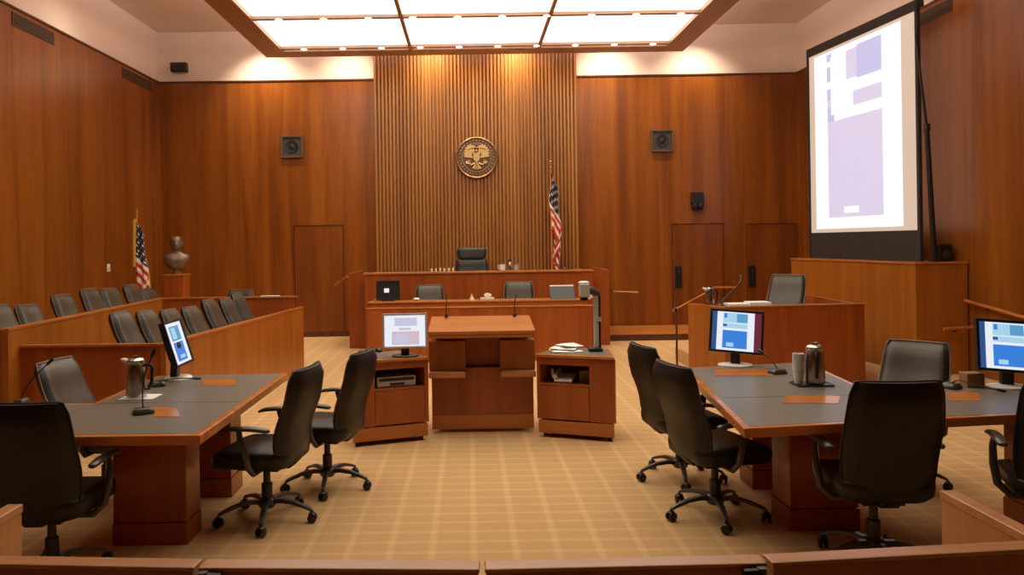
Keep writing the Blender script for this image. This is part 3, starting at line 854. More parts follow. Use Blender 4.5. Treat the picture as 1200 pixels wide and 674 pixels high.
# ramp handrails on the right wall
xr = XR - T
a, b = Vector((6.06, 9.66, .905)), Vector((6.06, 7.4, .66))
handrail('handrail', 'long wood handrail sloping along the right wall past the plinth', [a, b], [((6.06, y, .905 - (9.66 - y) * .1084), (xr, y, .87 - (9.66 - y) * .1084)) for y in (9.3, 8.5, 7.7)])
a, b = at(1106, 386, 9.55), at(1140, 384, 9.55)
handrail('handrail', 'short wood handrail on the shaded front of the plinth', [a, b], [((a + b) / 2, ((a.x + b.x) / 2, 9.703, a.z - .03))])

# ------------------------------------------------------------------ lectern and its two media wings
lc = thing('lectern', 'cherry wood lectern with slanted top in the middle of the courtroom', 'lectern', (.1, 7.2, 0))
lx0, lx1 = -.357, .557
MB().box(lx0, lx1, 7.08, 7.12, .03, .155).build('plinth', 'cherry_h', lc, bevel=.003)
MB().box(lx0, lx1, 7.09, 7.50, .16, .58).build('base', 'cherry', lc, bevel=.003)
MB().box(-.07, .27, 7.18, 7.5, .58, .91).build('centre_column', 'cherry', lc, bevel=.003)
for a, b in ((-.375, -.05), (.26, .57)):
    MB().box(a, b, 7.02, 7.2, .57, .83).build('side_box', 'jury', lc, bevel=.003)
    MB().box(a, b, 6.93, 7.2, .515, .565).build('side_shelf', 'oak_h', lc, bevel=.006)
MB().box(-.33, .53, 7.2, 7.46, .58, .90).build('back_box', 'darkwood', lc)
mb = MB()
mb.side([(6.84, .905), (7.52, .975), (7.52, 1.005), (6.84, .937)], -.372, .562)
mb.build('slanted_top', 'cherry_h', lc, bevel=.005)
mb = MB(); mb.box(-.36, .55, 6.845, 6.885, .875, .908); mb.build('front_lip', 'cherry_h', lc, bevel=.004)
for px, lab in ((523, 'thin gooseneck microphone at the left back of the lectern top'), (603, 'thin gooseneck microphone at the right back of the lectern top')):
    p = at(px, 372, 7.46)
    goose_mic('lectern_microphone', lab, (p.x, 7.46, 1.001), [(p.x, 7.46, 1.08), (p.x + .005, 7.44, 1.15), (p.x + .01, 7.38, 1.19)], .018, .022, .009, .005)

def wing(name, label, org, rz, W, D, outer, ox0, ox1):
    """outer: 'L' or 'R' = the side that tapers; cubby from ox0 to ox1 along the front"""
    t = thing(name, label, 'cabinet', (org[0], org[1], 0), rz)
    Z1 = .70
    bo = .15 if outer == 'L' else .0      # back outer corner moves inwards
    bi = .0 if outer == 'L' else .15
    poly = [(0, 0), (W, 0), (W - bi - (.12 if outer == 'L' else 0), D), (bo + (.12 if outer == 'R' else 0), D)]
    inn = [(.02, .02), (W - .02, .02), (poly[2][0] - .02, D - .02), (poly[3][0] + .02, D - .02)]
    c0, c1, cz0, cz1 = ox0 * W, ox1 * W, .475, .635
    mb = MB()   # front with its opening
    mb.box(0, c0, 0, .03, .16, Z1) if c0 > .01 else None
    mb.box(c1, W, 0, .03, .16, Z1)
    mb.box(c0, c1, 0, .03, cz1, Z1); mb.box(c0, c1, 0, .03, .455, cz0)
    # sides and back
    mb.prism([poly[0], (.03, .03), (poly[3][0] + .03, D), poly[3]], .16, Z1)
    mb.prism([(W - .03, .03), poly[1], poly[2], (poly[2][0] - .03, D)], .16, Z1)
    mb.box(poly[3][0] + .02, poly[2][0] - .02, D - .025, D - .005, .16, Z1)
    mb.build('carcass', 'cherry', t, local=True)
    mb = MB(); mb.prism([(c0 + .001, .031), (c1 - .035, .031), (c1 - .14, D - .03), (c0 + .14, D - .03)], cz0 - .02, cz0 - .001); mb.build('cubby_shelf', 'darkwood', t, local=True)
    mb = MB(); mb.box(c0 + .003, c1 - .003, -.008, .02, .165, .452)
    mb.build('door', 'cherry', t, local=True, bevel=.003)
    mb = MB(); mb.prism([(.01, -.004), (W - .01, -.004), (poly[2][0] - .01, D - .01), (poly[3][0] + .01, D - .01)], .04, .152); mb.build('plinth', 'cherry_h', t, local=True, bevel=.003)
    mb = MB(); mb.prism([(-.012, -.02), (W + .0, -.02), (poly[2][0], D + .01), (poly[3][0], D + .01)], Z1, Z1 + .026)
    mb.build('top', 'inlay', t, local=True, bevel=.004)
    mb = MB(); mb.prism([(.02, .012), (W - .03, .012), (poly[2][0] - .02, D - .015), (poly[3][0] + .02, D - .015)], Z1 + .0262, Z1 + .028)
    mb.build('top_inlay', 'grey', t, local=True)
    for q in ((.06, .05), (W - .06, .05), (poly[2][0] - .05, D - .05), (poly[3][0] + .05, D - .05)):
        MB().lathe([(.02, 0), (.022, .01), (.022, .03), (.015, .042)], 10, (q[0], q[1], 0)).build('caster', 'black', t, local=True, smooth=True)
    return t
oL = (-1.01, 6.60); iL = (-.372, 6.83)
WL = math.hypot(iL[0] - oL[0], iL[1] - oL[1]); rL = math.atan2(iL[1] - oL[1], iL[0] - oL[0])
wL = wing('media_cabinet', 'left media cabinet beside the lectern holding a video player and monitor', oL, rL, WL, .46, 'L', .30, .95)
iR = (.572, 6.89); oR = (1.21, 6.64)
WR = math.hypot(oR[0] - iR[0], oR[1] - iR[1]); rR = math.atan2(oR[1] - iR[1], oR[0] - iR[0])
wR = wing('media_cabinet', 'right media cabinet beside the lectern with document camera and papers on top', iR, rR, WR, .46, 'R', .04, .68)
def loc_pt(t, x, y, z): return FR[t.name] @ Vector((x, y, z))
# video player in the left cubby
q = loc_pt(wL, .60 * WL, .14, .478)
t = thing('video_player', 'grey video player inside the open cubby of the left media cabinet', 'video player', q, rL)
mb = MB(); mb.box(-.17, .17, -.095, .09, 0, .085); mb.build('case', 'silver', t, local=True, bevel=.004)
mb = MB(); mb.box(-.155, .155, -.099, -.094, .048, .075); mb.build('tape_slot', 'black', t, local=True)
mb = MB(); mb.box(-.06, .07, -.099, -.094, .012, .032); mb.build('display_window', 'black', t, local=True)
# phone and box in the right cubby
q = loc_pt(wR, .28 * WR, .12, .478)
t = thing('desk_telephone', 'white telephone inside the cubby of the right media cabinet', 'telephone', q, rR)
mb = MB(); mb.side([(-.08, 0), (.08, 0), (.08, .06), (-.08, .02)], -.05, .11); mb.build('body', 'white', t, local=True, bevel=.006)
mb = MB(); mb.tube([(-.04, -.08, .045), (-.04, -.05, .055), (-.04, .05, .085), (-.04, .08, .08)], [.022, .014, .014, .022], 10); mb.build('handset', 'white', t, local=True, smooth=True)
mb = MB(); mb.tube([(-.06, -.02, .03), (-.075, -.01, .06), (-.085, .0, .10)], [.02, .02, .012], 8); mb.build('coiled_cord', 'white', t, local=True, smooth=True)
q = loc_pt(wR, .60 * WR, .18, .477)
MB().box(q.x - .08, q.x + .08, q.y - .06, q.y + .06, .477, .575).build('small_box', 'tan', None, (q.x, q.y, .477), bevel=.004)
tag(COL.objects[-1], 'small brown box inside the cubby of the right media cabinet', 'box')
ZT = .7285
# monitor on left cabinet
p = at(475, 412, 6.80)
make_monitor('lectern_monitor', 'silver-framed monitor with white page on the left media cabinet', (p.x, 6.78, ZT), R(4), R(6), .385, .30,
             [(.18, .85, .05, .48, 2), (.25, .80, .66, .92, 1), (.35, .65, .52, .60, 1), (.22, .6, .1, .4, 3)], ['s_white', 's_lav', 's_pink', 's_lav'], 'silver', 'black', lift=.075, base_r=.10)
p = on(431, 413, ZT)
t = thing('remote_control', 'small black remote control beside the silver-framed monitor', 'remote control', (p.x, p.y - .05, ZT), R(70))
mb = MB(); mb.box(-.022, .022, -.08, .08, 0, .018); mb.build('body', 'black', t, local=True, bevel=.005)
mb = MB()
for i in range(3):
    for j in range(5):
        mb.box(-.014 + i * .011, -.007 + i * .011, -.06 + j * .022, -.048 + j * .022, .0181, .0205)
mb.build('keypad', 'arm', t, local=True)
p = on(446, 411, ZT)
t = thing('computer_mouse', 'black mouse on the left media cabinet by the monitor', 'mouse', (p.x - .01, p.y - .06, ZT), R(20))
mb = MB(); mb.loft([[(.03 * g * math.cos(a), .05 * g * math.sin(a), z) for a in [2 * PI * k / 16 for k in range(16)]] for z, g in ((0, 1), (.012, 1.02), (.025, .85), (.034, .45))])
mb.build('shell', 'black', t, local=True, smooth=True)
mb = MB(); mb.tube([(0, .048, .012), (.02, .09, .006), (.06, .10, .005)], .003, 6); mb.build('cable', 'black', t, local=True, smooth=True)
# document camera
t = thing('document_camera', 'document camera on a tall steel post on the right media cabinet', 'document camera', (1.10, 6.98, ZT))
mb = MB(); mb.box(1.04, 1.16, 6.92, 7.04, ZT, ZT + .03); mb.build('foot', 'black', t, bevel=.006)
MB().tube([(1.115, 7.0, ZT + .03), (1.115, 7.0, 1.25)], .024, 12).build('post', 'silver', t, smooth=True)
MB().tube([(1.145, 7.0, ZT + .03), (1.145, 7.0, 1.22)], .012, 10).build('rear_post', 'blackm', t, smooth=True)
MB().tube([(1.13, 7.0, .99), (1.13, 7.0, 1.03)], .032, 12).build('collar', 'silver', t, smooth=True)
MB().tube([(1.14, 7.0, 1.23), (1.08, 6.99, 1.26), (1.03, 6.97, 1.27)], [.03, .034, .03], 12).build('arm', 'arm', t, smooth=True)
mb = MB(); mb.box(.965, 1.05, 6.90, 7.02, 1.21, 1.33); mb.build('head', 'silver', t, bevel=.012)
MB().lathe([(.035, 0), (.035, -.03), (.025, -.034)], 16, (1.005, 6.96, 1.21)).build('lens', 'black', t, smooth=True)
MB().lathe([(.045, 0), (.05, .008), (.03, .018)], 16, (1.005, 6.96, 1.331)).build('lamp_cap', 'white', t, smooth=True)
# paper pile on right cabinet
gP = 'loose papers on the right media cabinet'
for i, (px, py, a, labl) in enumerate(((664, 411, 8, 'lowest white sheet of the loose papers on the right media cabinet'), (662, 410, -18, 'middle crooked sheet of the loose papers on the right media cabinet'), (668, 409, 20, 'topmost crooked sheet of the loose papers on the right media cabinet'))):
    p = on(px, py, ZT)
    mb = MB()
    z = .016 * i
    w = .135 - .02 * i
    rings = [[(-w, -.10, z + .006 + .004 * i), (-w, .10, z), ], [(0, -.10, z + .001), (0, .10, z + .008)], [(w, -.10, z + .002), (w, .10, z + .004 * i)]]
    a4 = [[mb.bm.verts.new(q) for q in r] for r in rings]
    b4 = [[mb.bm.verts.new((q[0], q[1], q[2] + .004)) for q in r] for r in rings]
    for k in range(2):
        mb._f([a4[k][0], a4[k + 1][0], a4[k + 1][1], a4[k][1]]); mb._f([b4[k][0], b4[k][1], b4[k + 1][1], b4[k + 1][0]])
        mb._f([a4[k][0], b4[k][0], b4[k + 1][0], a4[k + 1][0]]); mb._f([a4[k][1], a4[k + 1][1], b4[k + 1][1], b4[k][1]])
    mb._f([a4[0][0], a4[0][1], b4[0][1], b4[0][0]]); mb._f([a4[2][0], b4[2][0], b4[2][1], a4[2][1]])
    o = mb.build('paper_sheet', 'paper', None, None, local=True)
    o.location = (p.x - .01, p.y - .03, ZT + .0005); o.rotation_euler = (0, 0, R(a))
    tag(o, labl, 'paper', gP)

# items on the clerk ledge
zl = .873
yl = cy0 + .20
p = at(455, 354, yl)
t = make_monitor('clerk_monitor', 'dark square monitor at the left end of the clerk counter', (p.x, yl, zl), R(6), R(4), .35, .285, [(.3, .55, .35, .62, 1)], ['black', 's_white'], 'blackm', 'black', lift=.015, base_r=.08, bz_w=.03)  # the white glowing block is glare painted on the dark screen
p = at(659, 352, yl)
t = thing('document_scanner', 'black tilted flat display on the right of the clerk counter', 'display', (p.x, yl, zl))
mb = MB(); mb.side([(yl - .12, zl), (yl - .10, zl), (yl + .12, zl + .15), (yl + .12, zl + .175), (yl + .09, zl + .175)], p.x - .18, p.x + .18); mb.build('housing', 'black', t, bevel=.006)
mb = MB(); mb.side([(yl + .086, zl + .172), (yl + .115, zl + .172), (yl + .115, zl + .19), (yl + .092, zl + .19)], p.x - .17, p.x + .18); mb.build('top_edge', 'white', t, bevel=.003)
p = at(686, 351, yl)
MB().box(p.x - .07, p.x + .1, yl - .06, yl + .06, zl, zl + .06).build('card_box', 'cream', None, (p.x, yl, zl), bevel=.004)
tag(COL.objects[-1], 'small cream card box at the right end of the clerk counter', 'box')
p = at(553, 351, yl)
t = thing('desk_bell', 'small pale cone-shaped bell on the clerk counter left of the tissues', 'bell', (p.x, yl, zl))
MB().lathe([(.04, 0), (.036, .015), (.015, .05), (.008, .07)], 14, (p.x, yl, zl)).build('cone', 'cream', t, smooth=True)
MB().ball((p.x, yl, zl + .075), .012).build('knob', 'brass', t, smooth=True)
p = at(571, 354, yl - .08)
t = thing('tissue_box', 'pale tissue box with a tuft of tissue on the clerk counter', 'tissue box', (p.x, yl - .08, zl))
MB().box(p.x - .10, p.x + .10, yl - .14, yl - .02, zl, zl + .035).build('box', 'cream', t, bevel=.004)
mb = MB(); mb.loft([[(p.x + .05 * g * math.cos(a) * (1 + .3 * math.cos(3 * a)), yl - .08 + .03 * g * math.sin(a), zl + .035 + z) for a in [2 * PI * k / 18 for k in range(18)]] for z, g in ((0, .6), (.03, 1), (.055, .8), (.062, .3))]); mb.build('tissue', 'paper', t, smooth=True)
p = at(488, 353, yl)
MB().ball((p.x, yl, zl + .022), (.05, .04, .022), 14, 6).build('desk_speakerphone', 'white', None, (p.x, yl, zl), smooth=True)
tag(COL.objects[-1], 'small white rounded device on clerk counter near the left clerk chair', 'device')

# ------------------------------------------------------------------ counsel tables
def counsel(name, label, main, ext, seam, peds, plates):
    cx = sum(p[0] for p in main) / len(main); cy = sum(p[1] for p in main) / len(main)
    t = thing(name, label, 'table', (cx, cy, 0))
    # edge band slightly larger than the inlaid grey top
    mb = MB(); mb.prism(ext, TZ - .052, TZ - .001); mb.build('edge_band', 'inlay', t, bevel=.006)
    def inset(poly, d):
        out = []
        n = len(poly)
        for i in range(n):
            p0, p1, p2 = Vector(poly[i - 1]).to_2d(), Vector(poly[i]).to_2d(), Vector(poly[(i + 1) % n]).to_2d()
            d1 = (p1 - p0).normalized(); d2 = (p2 - p1).normalized()
            n1 = Vector((-d1.y, d1.x)); n2 = Vector((-d2.y, d2.x))
            k = (n1 + n2); k = k / max(.2, k.dot(n1))
            out.append(tuple(p1 + k * d))
        return out
    mb = MB(); mb.prism(inset(ext, .035), TZ - .002, TZ); mb.build('writing_surface', 'grey', t)
    mb = MB()
    a, b = Vector((*seam[0], 0)), Vector((*seam[1], 0)); strip(mb, a, b, .006, TZ + .0001, TZ + .0006); mb.build('seam', 'gap', t)
    for pl_ in plates:
        mb = MB(); mb.prism(pl_, TZ + .0001, TZ + .0025); mb.build('cable_hatch', 'inlay', t)
    for q in peds:
        mb = MB(); mb.prism(q, .13, TZ - .052); pd = mb.build('pedestal', 'cherry', t, bevel=.004)
        mb = MB(); mb.prism(inset(q, -.004), 0, .125); mb.build('pedestal_plinth', 'cherry', pd)
    return t
def quad(px0, px1, py0, py1, sk=0):
    a, b, c, d = on(px0, py1, TZ), on(px1, py1, TZ), on(px1 + sk, py0, TZ), on(px0 + sk, py0, TZ)
    return [(q.x, q.y) for q in (a, b, c, d)]
def rect(x0, x1, y0, y1): return [(x0, y0), (x1, y0), (x1, y1), (x0, y1)]
extL = [(-3.9, 4.02), (-1.375, 3.99), (-1.37, 5.90), (-2.335, 5.86), (-2.335, 4.86), (-3.9, 4.86)]
tl = counsel('counsel_table', 'left counsel table with grey top, wood edge and one carafe', [(-1.4, 4.0), (-1.4, 5.9), (-2.3, 5.9), (-2.3, 4.0)], extL, ((-2.33, 4.84), (-1.41, 4.82)),
             [rect(-2.06, -1.64, 4.51, 4.74), rect(-2.06, -1.64, 5.35, 5.6), rect(-3.4, -3.0, 4.3, 4.6)],
             [quad(182, 212, 478, 489, -6), quad(238, 277, 444, 452, -2)])
nl, fl, frr, ir = on(872, 502, TZ), on(800, 431, TZ), on(945, 424, TZ), on(1008, 453, TZ)
extR = [(nl.x, nl.y), (3.9, 4.32), (3.9, 5.05), (ir.x, 4.95), (frr.x, frr.y), (fl.x, fl.y)]
sa, sb = on(935, 464, TZ), on(1003, 463, TZ)
trr = counsel('counsel_table', 'right counsel table with grey top, wood edge and two monitors', [(1.4, 4.0), (1.5, 5.9), (2.5, 5.9), (2.5, 4.0)], extR, ((sa.x - .45, sa.y - .03), (sb.x, sb.y)),
              [rect(1.84, 2.24, 4.58, 4.85), rect(1.9, 2.3, 5.35, 5.6), rect(3.2, 3.6, 4.45, 4.75)],
              [quad(918, 982, 464, 473, 3), quad(838, 906, 433, 441, 0), quad(1112, 1150, 460, 470, -4)])
TZ1 = TZ + .0005
# carafes
p = on(160, 466, TZ)
c1 = carafe('steel carafe on a white napkin on the left counsel table', p.x, p.y, TZ + .0045, 1.06, 0)
MB().box(p.x - .085, p.x + .13, p.y - .075, p.y + .095, TZ1, TZ + .004).build('paper_napkin', 'paper', None, (p.x, p.y, TZ1))
tag(COL.objects[-1], 'white napkin under the carafe on the left counsel table', 'napkin')
p = on(955, 451, TZ)
c2 = carafe('steel carafe on a dark tray on the right counsel table', p.x, p.y, TZ + .011, 1.06, R(-105))
t = thing('serving_tray', 'thin dark tray under the carafe on the right counsel table', 'tray', (p.x, p.y, TZ1))
mb = MB(); mb.prism([(x - .02, y) for x, y in rrect(.12, .08, .02)], 0, .006); bmesh.ops.translate(mb.bm, vec=(p.x, p.y, TZ1), verts=mb.bm.verts); mb.build('plate', 'black', t)
mb = MB()
r1, r2 = rrect(.12, .08, .02), rrect(.115, .075, .018)
for k in range(len(r1)):
    j = (k + 1) % len(r1)
    mb.prism([(p.x - .02 + r1[k][0], p.y + r1[k][1]), (p.x - .02 + r1[j][0], p.y + r1[j][1]), (p.x - .02 + r2[j][0], p.y + r2[j][1]), (p.x - .02 + r2[k][0], p.y + r2[k][1])], TZ1 + .006, TZ1 + .010)
mb.build('rim', 'arm', t)
qx = p.x - .105
mb = MB()
for k in range(9):
    z = TZ1 + .012 + k * .012
    mb.lathe([(.025, z), (.034, z + .09), (.037, z + .09), (.037, z + .096), (.031, z + .096), (.022, z + .008)], 18, (qx, p.y, 0))
mb.build('paper_cup_stack', 'white', None, (qx, p.y, TZ1 + .012), smooth=40)
tag(COL.objects[-1], 'tall stack of white paper cups left of the right table carafe', 'cups')

# microphones on the tables
p = on(168, 485, TZ)
q = at(178, 418, p.y + .02)
m1, m2 = at(167, 462, p.y), at(170, 438, p.y)
goose_mic('table_microphone', 'gooseneck microphone in front of the carafe on the left table', (p.x, p.y, TZ1), [tuple(m1), tuple(m2), tuple(q)], .04, .06, .011, .004, R(-60))
p = on(193, 451, TZ)
goose_mic('table_microphone', 'gooseneck microphone lying low beside the monitor stand on the left table', (p.x - .03, p.y - .06, TZ1), [(p.x + .05, p.y - .10, TZ + .05), (p.x + .14, p.y - .10, TZ + .06), (p.x + .22, p.y - .05, TZ + .05)], .04, .06, .010, .004, R(-70))
p = on(33, 471, TZ)
goose_mic('table_microphone', 'thin gooseneck microphone on the left table extension leaning towards the side chair', (p.x, p.y - .07, TZ1), [(p.x + .01, p.y - .07, TZ + .07), (p.x + .06, p.y - .06, TZ + .15), (p.x + .15, p.y - .05, TZ + .24)], .035, .05, .010, .004)
p = on(911, 438, TZ)
goose_mic('table_microphone', 'gooseneck microphone on the right table between monitor and carafe', (p.x, p.y, TZ1), [(p.x - .01, p.y + .02, TZ + .06), (p.x - .03, p.y + .06, TZ + .10), (p.x - .06, p.y + .1, TZ + .13)], .06, .045, .010, .004, R(15))
p = on(1119, 454, TZ)
goose_mic('table_microphone', 'gooseneck microphone on the right table extension beside the small wood box', (p.x - .04, p.y - .03, TZ1), [(p.x - .03, p.y - .09, TZ + .06), (p.x + .03, p.y - .17, TZ + .04), (p.x + .13, p.y - .20, TZ + .02)], .05, .05, .009, .004, R(30))
p = on(1141, 453, TZ)
MB().box(p.x - .07, p.x + .04, p.y - .05, p.y + .04, TZ1, TZ + .09).build('small_box', 'tan', None, (p.x, p.y, TZ1), bevel=.004)
tag(COL.objects[-1], 'small square wood box beside the right edge monitor', 'box')

# ------------------------------------------------------------------ spectator rail in the foreground
ZR = .85
RP = [on(-140, 648, ZR), on(240, 654.5, ZR), on(565, 656.5, ZR), on(891, 649, ZR), on(1330, 626, ZR)]
labs = ['fixed wood rail panel at the bottom left corner of the photo', 'left swinging wood gate of the spectator rail in the foreground', 'right swinging wood gate of the spectator rail in the foreground', 'fixed wood rail panel at the bottom right corner of the photo']
nms = ['spectator_rail', 'rail_gate', 'rail_gate', 'spectator_rail']
cts = ['rail', 'gate', 'gate', 'rail']
for i in range(4):
    a, b = Vector((RP[i].x, RP[i].y, 0)), Vector((RP[i + 1].x, RP[i + 1].y, 0))
    d = (b - a).normalized()
    a, b = a + d * .005, b - d * .005
    t = thing(nms[i], labs[i], cts[i], ((a.x + b.x) / 2, (a.y + b.y) / 2 - .03, 0))
    mb = MB(); strip(mb, a, b, .062, ZR - .012, ZR, -1); mb.build('cap', 'oak_h', t, bevel=.004)
    nn = Vector((d.y, -d.x, 0))
    mb = MB(); strip(mb, a + nn * .012 + d * .004, b + nn * .012 - d * .004, .048, .06 if nms[i] == 'rail_gate' else 0, ZR - .012, -1); pn = mb.build('panel', 'cherry', t)
    if nms[i] == 'rail_gate':
        s = a if i == 1 else b
        e = d if i == 1 else -d
        q = s + nn * .074 + e * .02
        mb = MB(); mb.tube([q + Vector((0, 0, ZR - .085)), q + Vector((0, 0, ZR - .006))], .013, 8); mb.tube([q + Vector((0, 0, ZR - .018)), q + nn * .004 + e * .05 + Vector((0, 0, ZR - .018))], .011, 8)
        mb.build('latch', 'black', t, smooth=True)
        for z in (.2, .65):
            q2 = s + nn * .066 + e * .012
            MB().tube([q2 + Vector((0, 0, z)), q2 + Vector((0, 0, z + .08))], .006, 8).build('hinge', 'brass', t, smooth=True)
for sgn, x, lab in ((-1, -1.51, 'short wood return panel at the left end of the spectator rail'), (1, 1.565, 'short wood return panel at the right end of the spectator rail')):
    t = thing('rail_return', lab, 'rail', (x + sgn * .025, 2.45, 0))
    x0, x1 = (x - .045, x) if sgn < 0 else (x, x + .045)
    MB().box(x0, x1, 2.24, 2.635, 0, ZR - .028).build('panel', 'oak', t)
    MB().box(x0 - .004, x1 + .004, 2.236, 2.64, ZR - .028, ZR).build('cap', 'oak_h', t, bevel=.004)

# ------------------------------------------------------------------ wall fittings
yw = YB - T
def wall_speaker(px, py, label):
    p = at(px, py, yw - .03)
    t = thing('wall_speaker', label, 'speaker', (p.x, yw, p.z))
    s = .205
    mb = MB()
    for q in ((p.x - s, p.x + s, p.z + s - .03, p.z + s), (p.x - s, p.x + s, p.z - s, p.z - s + .03), (p.x - s, p.x - s + .03, p.z - s + .03, p.z + s - .03), (p.x + s - .03, p.x + s, p.z - s + .03, p.z + s - .03)):
        mb.box(q[0], q[1], yw - .05, yw - .001, q[2], q[3])
    mb.build('frame', 'vent', t, bevel=.004)
    mb = MB()
    mb.box(p.x - s + .03, p.x + s - .03, yw - .03, yw - .001, p.z - s + .03, p.z + s - .03)
    mb.build('grille', 'grille', t)
    MB().lathe([(.12, 0), (.115, -.006), (.05, .004), (.03, -.008)], 24, (0, 0, 0), Matrix.Translation((p.x, yw - .034, p.z)) @ Matrix.Rotation(-PI / 2, 4, 'X')).build('cone', 'black', t, smooth=True)
wall_speaker(342, 172, 'square speaker grille on the back wall left of the ribbed panel')
wall_speaker(776, 165, 'square speaker grille on the back wall right of the ribbed panel')
p = at(816, 237, yw)
t = thing('emergency_light', 'black two-lamp emergency light above the doors on the back wall', 'emergency light', (p.x, yw, p.z))
MB().box(p.x - .11, p.x + .11, yw - .09, yw - .001, p.z - .03, p.z + .18).build('housing', 'black', t, bevel=.008)
for s in (-1, 1):
    MB().lathe([(.03, .05), (.055, 0), (.05, -.004)], 16, (0, 0, 0), Matrix.Translation((p.x + s * .055, yw - .11, p.z - .08)) @ Matrix.Rotation(PI / 2, 4, 'X') ).build('lamp_shell', 'black', t, smooth=True)
    MB().lathe([(.048, 0), (.03, .012), (.005, .016)], 16, (0, 0, 0), Matrix.Translation((p.x + s * .055, yw - .112, p.z - .08)) @ Matrix.Rotation(PI / 2, 4, 'X')).build('lamp_lens', 'silver', t, smooth=True)
MB().box(p.x - .09, p.x + .09, yw - .06, yw - .001, p.z - .15, p.z - .03).build('mount', 'black', t)
p = at(210, 79, YB - .1)
t = thing('mounted_loudspeaker', 'small black box loudspeaker on the pale strip above the back wall', 'loudspeaker', (p.x, YB, p.z))
MB().box(p.x - .15, p.x + .15, YB - .16, YB - .04, p.z - .085, p.z + .085).build('cabinet', 'black', t, bevel=.015)
MB().box(p.x - .04, p.x + .04, YB - .05, YB, p.z - .04, p.z + .04).build('mount', 'blackm', t)
def side_vent(x, inward, y0, y1, label):
    t = thing('air_vent', label, 'vent', (x, (y0 + y1) / 2, 4.62))
    xa, xb = sorted((x, x + inward * .012))
    z0, z1 = 4.54, 4.71
    MB().box(xa, xb, y0, y1, z0, z1).build('frame', 'vent', t)
    xa, xb = sorted((x + inward * .0121, x + inward * .02))
    mb = MB()
    for k in range(5):
        z = z0 + .02 + k * .03
        mb.box(xa, xb, y0 + .03, y1 - .03, z, z + .012)
    mb.build('louvres', 'grille', t)
side_vent(XL + T, 1, 9.95, 10.95, 'dark slotted vent high on the left wall, nearer the camera')
side_vent(XL + T, 1, 13.1, 14.3, 'dark slotted vent high on the left wall, nearer the back corner')
side_vent(XR - T, -1, 9.95, 10.75, 'dark slotted vent high on the right wall behind the screen')
t = thing('light_switch', 'small white switch plate on the left wall near the flag', 'switch', (XL + T, 12.5, 1.39))
MB().box(XL + T, XL + T + .012, 12.45, 12.55, 1.335, 1.455).build('plate', 'white', t, bevel=.003)
MB().box(XL + T + .0121, XL + T + .022, 12.48, 12.52, 1.37, 1.42).build('toggle', 'cream', t)

# ------------------------------------------------------------------ round seal with an eagle
Ys = yr - .014
sc_ = at(558.5, 185, Ys)
t = thing('mounted_court_seal', 'round bronze seal with a spread eagle on the ribbed panel', 'seal', (sc_.x, Ys, sc_.z))
Rf = Matrix.Translation((sc_.x, Ys, sc_.z)) @ Matrix.Rotation(PI / 2, 4, 'X')     # lathe z -> -y
rs_ = .385
MB().lathe([(rs_ * .96, .0), (rs_ * .96, .03), (.01, .034)], 48, (0, 0, 0), Rf).build('disc', 'seald', t, smooth=40)
def ring(ra, rb, z, name, mat, hgt):
    mb = MB()
    prof = [(ra, z), (ra, z + hgt * .7), ((ra + rb) / 2, z + hgt), (rb, z + hgt * .7), (rb, z)]
    rings = [[(r * math.cos(2 * PI * k / 48), r * math.sin(2 * PI * k / 48), zz) for k in range(48)] for r, zz in prof]
    rings.append(rings[0])
    vr = mb.loft(rings, cap=False)
    bmesh.ops.remove_doubles(mb.bm, verts=mb.bm.verts, dist=1e-5)
    bmesh.ops.transform(mb.bm, matrix=Rf, verts=mb.bm.verts)
    return mb.build(name, mat, t, smooth=60)
ring(rs_, rs_ * .90, .01, 'rim', 'sealb', .04)
ring(rs_ * .70, rs_ * .665, .03, 'inner_ring', 'sealb', .012)
mb = MB()
for k in range(32):
    a = 2 * PI * k / 32
    mb.ball((sc_.x + rs_ * .80 * math.cos(a), Ys - .034, sc_.z + rs_ * .80 * math.sin(a)), (.012, .010, .020), 8, 4)
mb.build('raised_border', 'sealb', t, smooth=True)
S = rs_ / .385
def P_(pts): return [(sc_.x + x * S, sc_.z + z * S) for x, z in pts]
yf = Ys - .034
for s in (-1, 1):
    mb = MB()
    for k in range(7):              # fanned wing feathers
        a0 = R(8 + k * 13.0)
        L_ = .235 - .010 * abs(k - 4) - (.02 if k > 5 else 0)
        bx_, bz_ = .05, .03 + .006 * k
        dx, dz = math.cos(a0), math.sin(a0)
        px_, pz_ = -dz, dx
        w = .02
        pts = [(bx_ + px_ * w, bz_ + pz_ * w), (bx_ - px_ * w, bz_ - pz_ * w), (bx_ + dx * L_ * .85 - px_ * w, bz_ + dz * L_ * .85 - pz_ * w), (bx_ + dx * L_, bz_ + dz * L_), (bx_ + dx * L_ * .85 + px_ * w, bz_ + dz * L_ * .85 + pz_ * w)]
        pts = [(s * x, z - .02) for x, z in pts]
        if s < 0: pts = pts[::-1]
        mb.plate(P_(pts), yf - .012 - .002 * (k % 2), yf + .004)
    mb.build('wing', 'sealg', t)
    mb = MB()                      # leg with olive branch / arrows
    mb.tube([(sc_.x + s * .03, yf - .01, sc_.z - .10), (sc_.x + s * .09, yf - .012, sc_.z - .13), (sc_.x + s * .12, yf - .012, sc_.z - .12)], [.02, .014, .012], 8)
    for k in range(5):
        a = R(20 + k * 16)
        mb.tube([(sc_.x + s * .12, yf - .012, sc_.z - .12), (sc_.x + s * (.12 + .09 * math.cos(a)), yf - .012, sc_.z - .12 + .09 * math.sin(a))], [.005, .008], 6)
    mb.build('talon', 'sealg', t, smooth=True)
mb = MB()
mb.ball((sc_.x, yf - .005, sc_.z - .01), (.06 * S, .022, .12 * S), 16, 10)
mb.ball((sc_.x, yf - .012, sc_.z + .115), (.028, .02, .034), 12, 8)
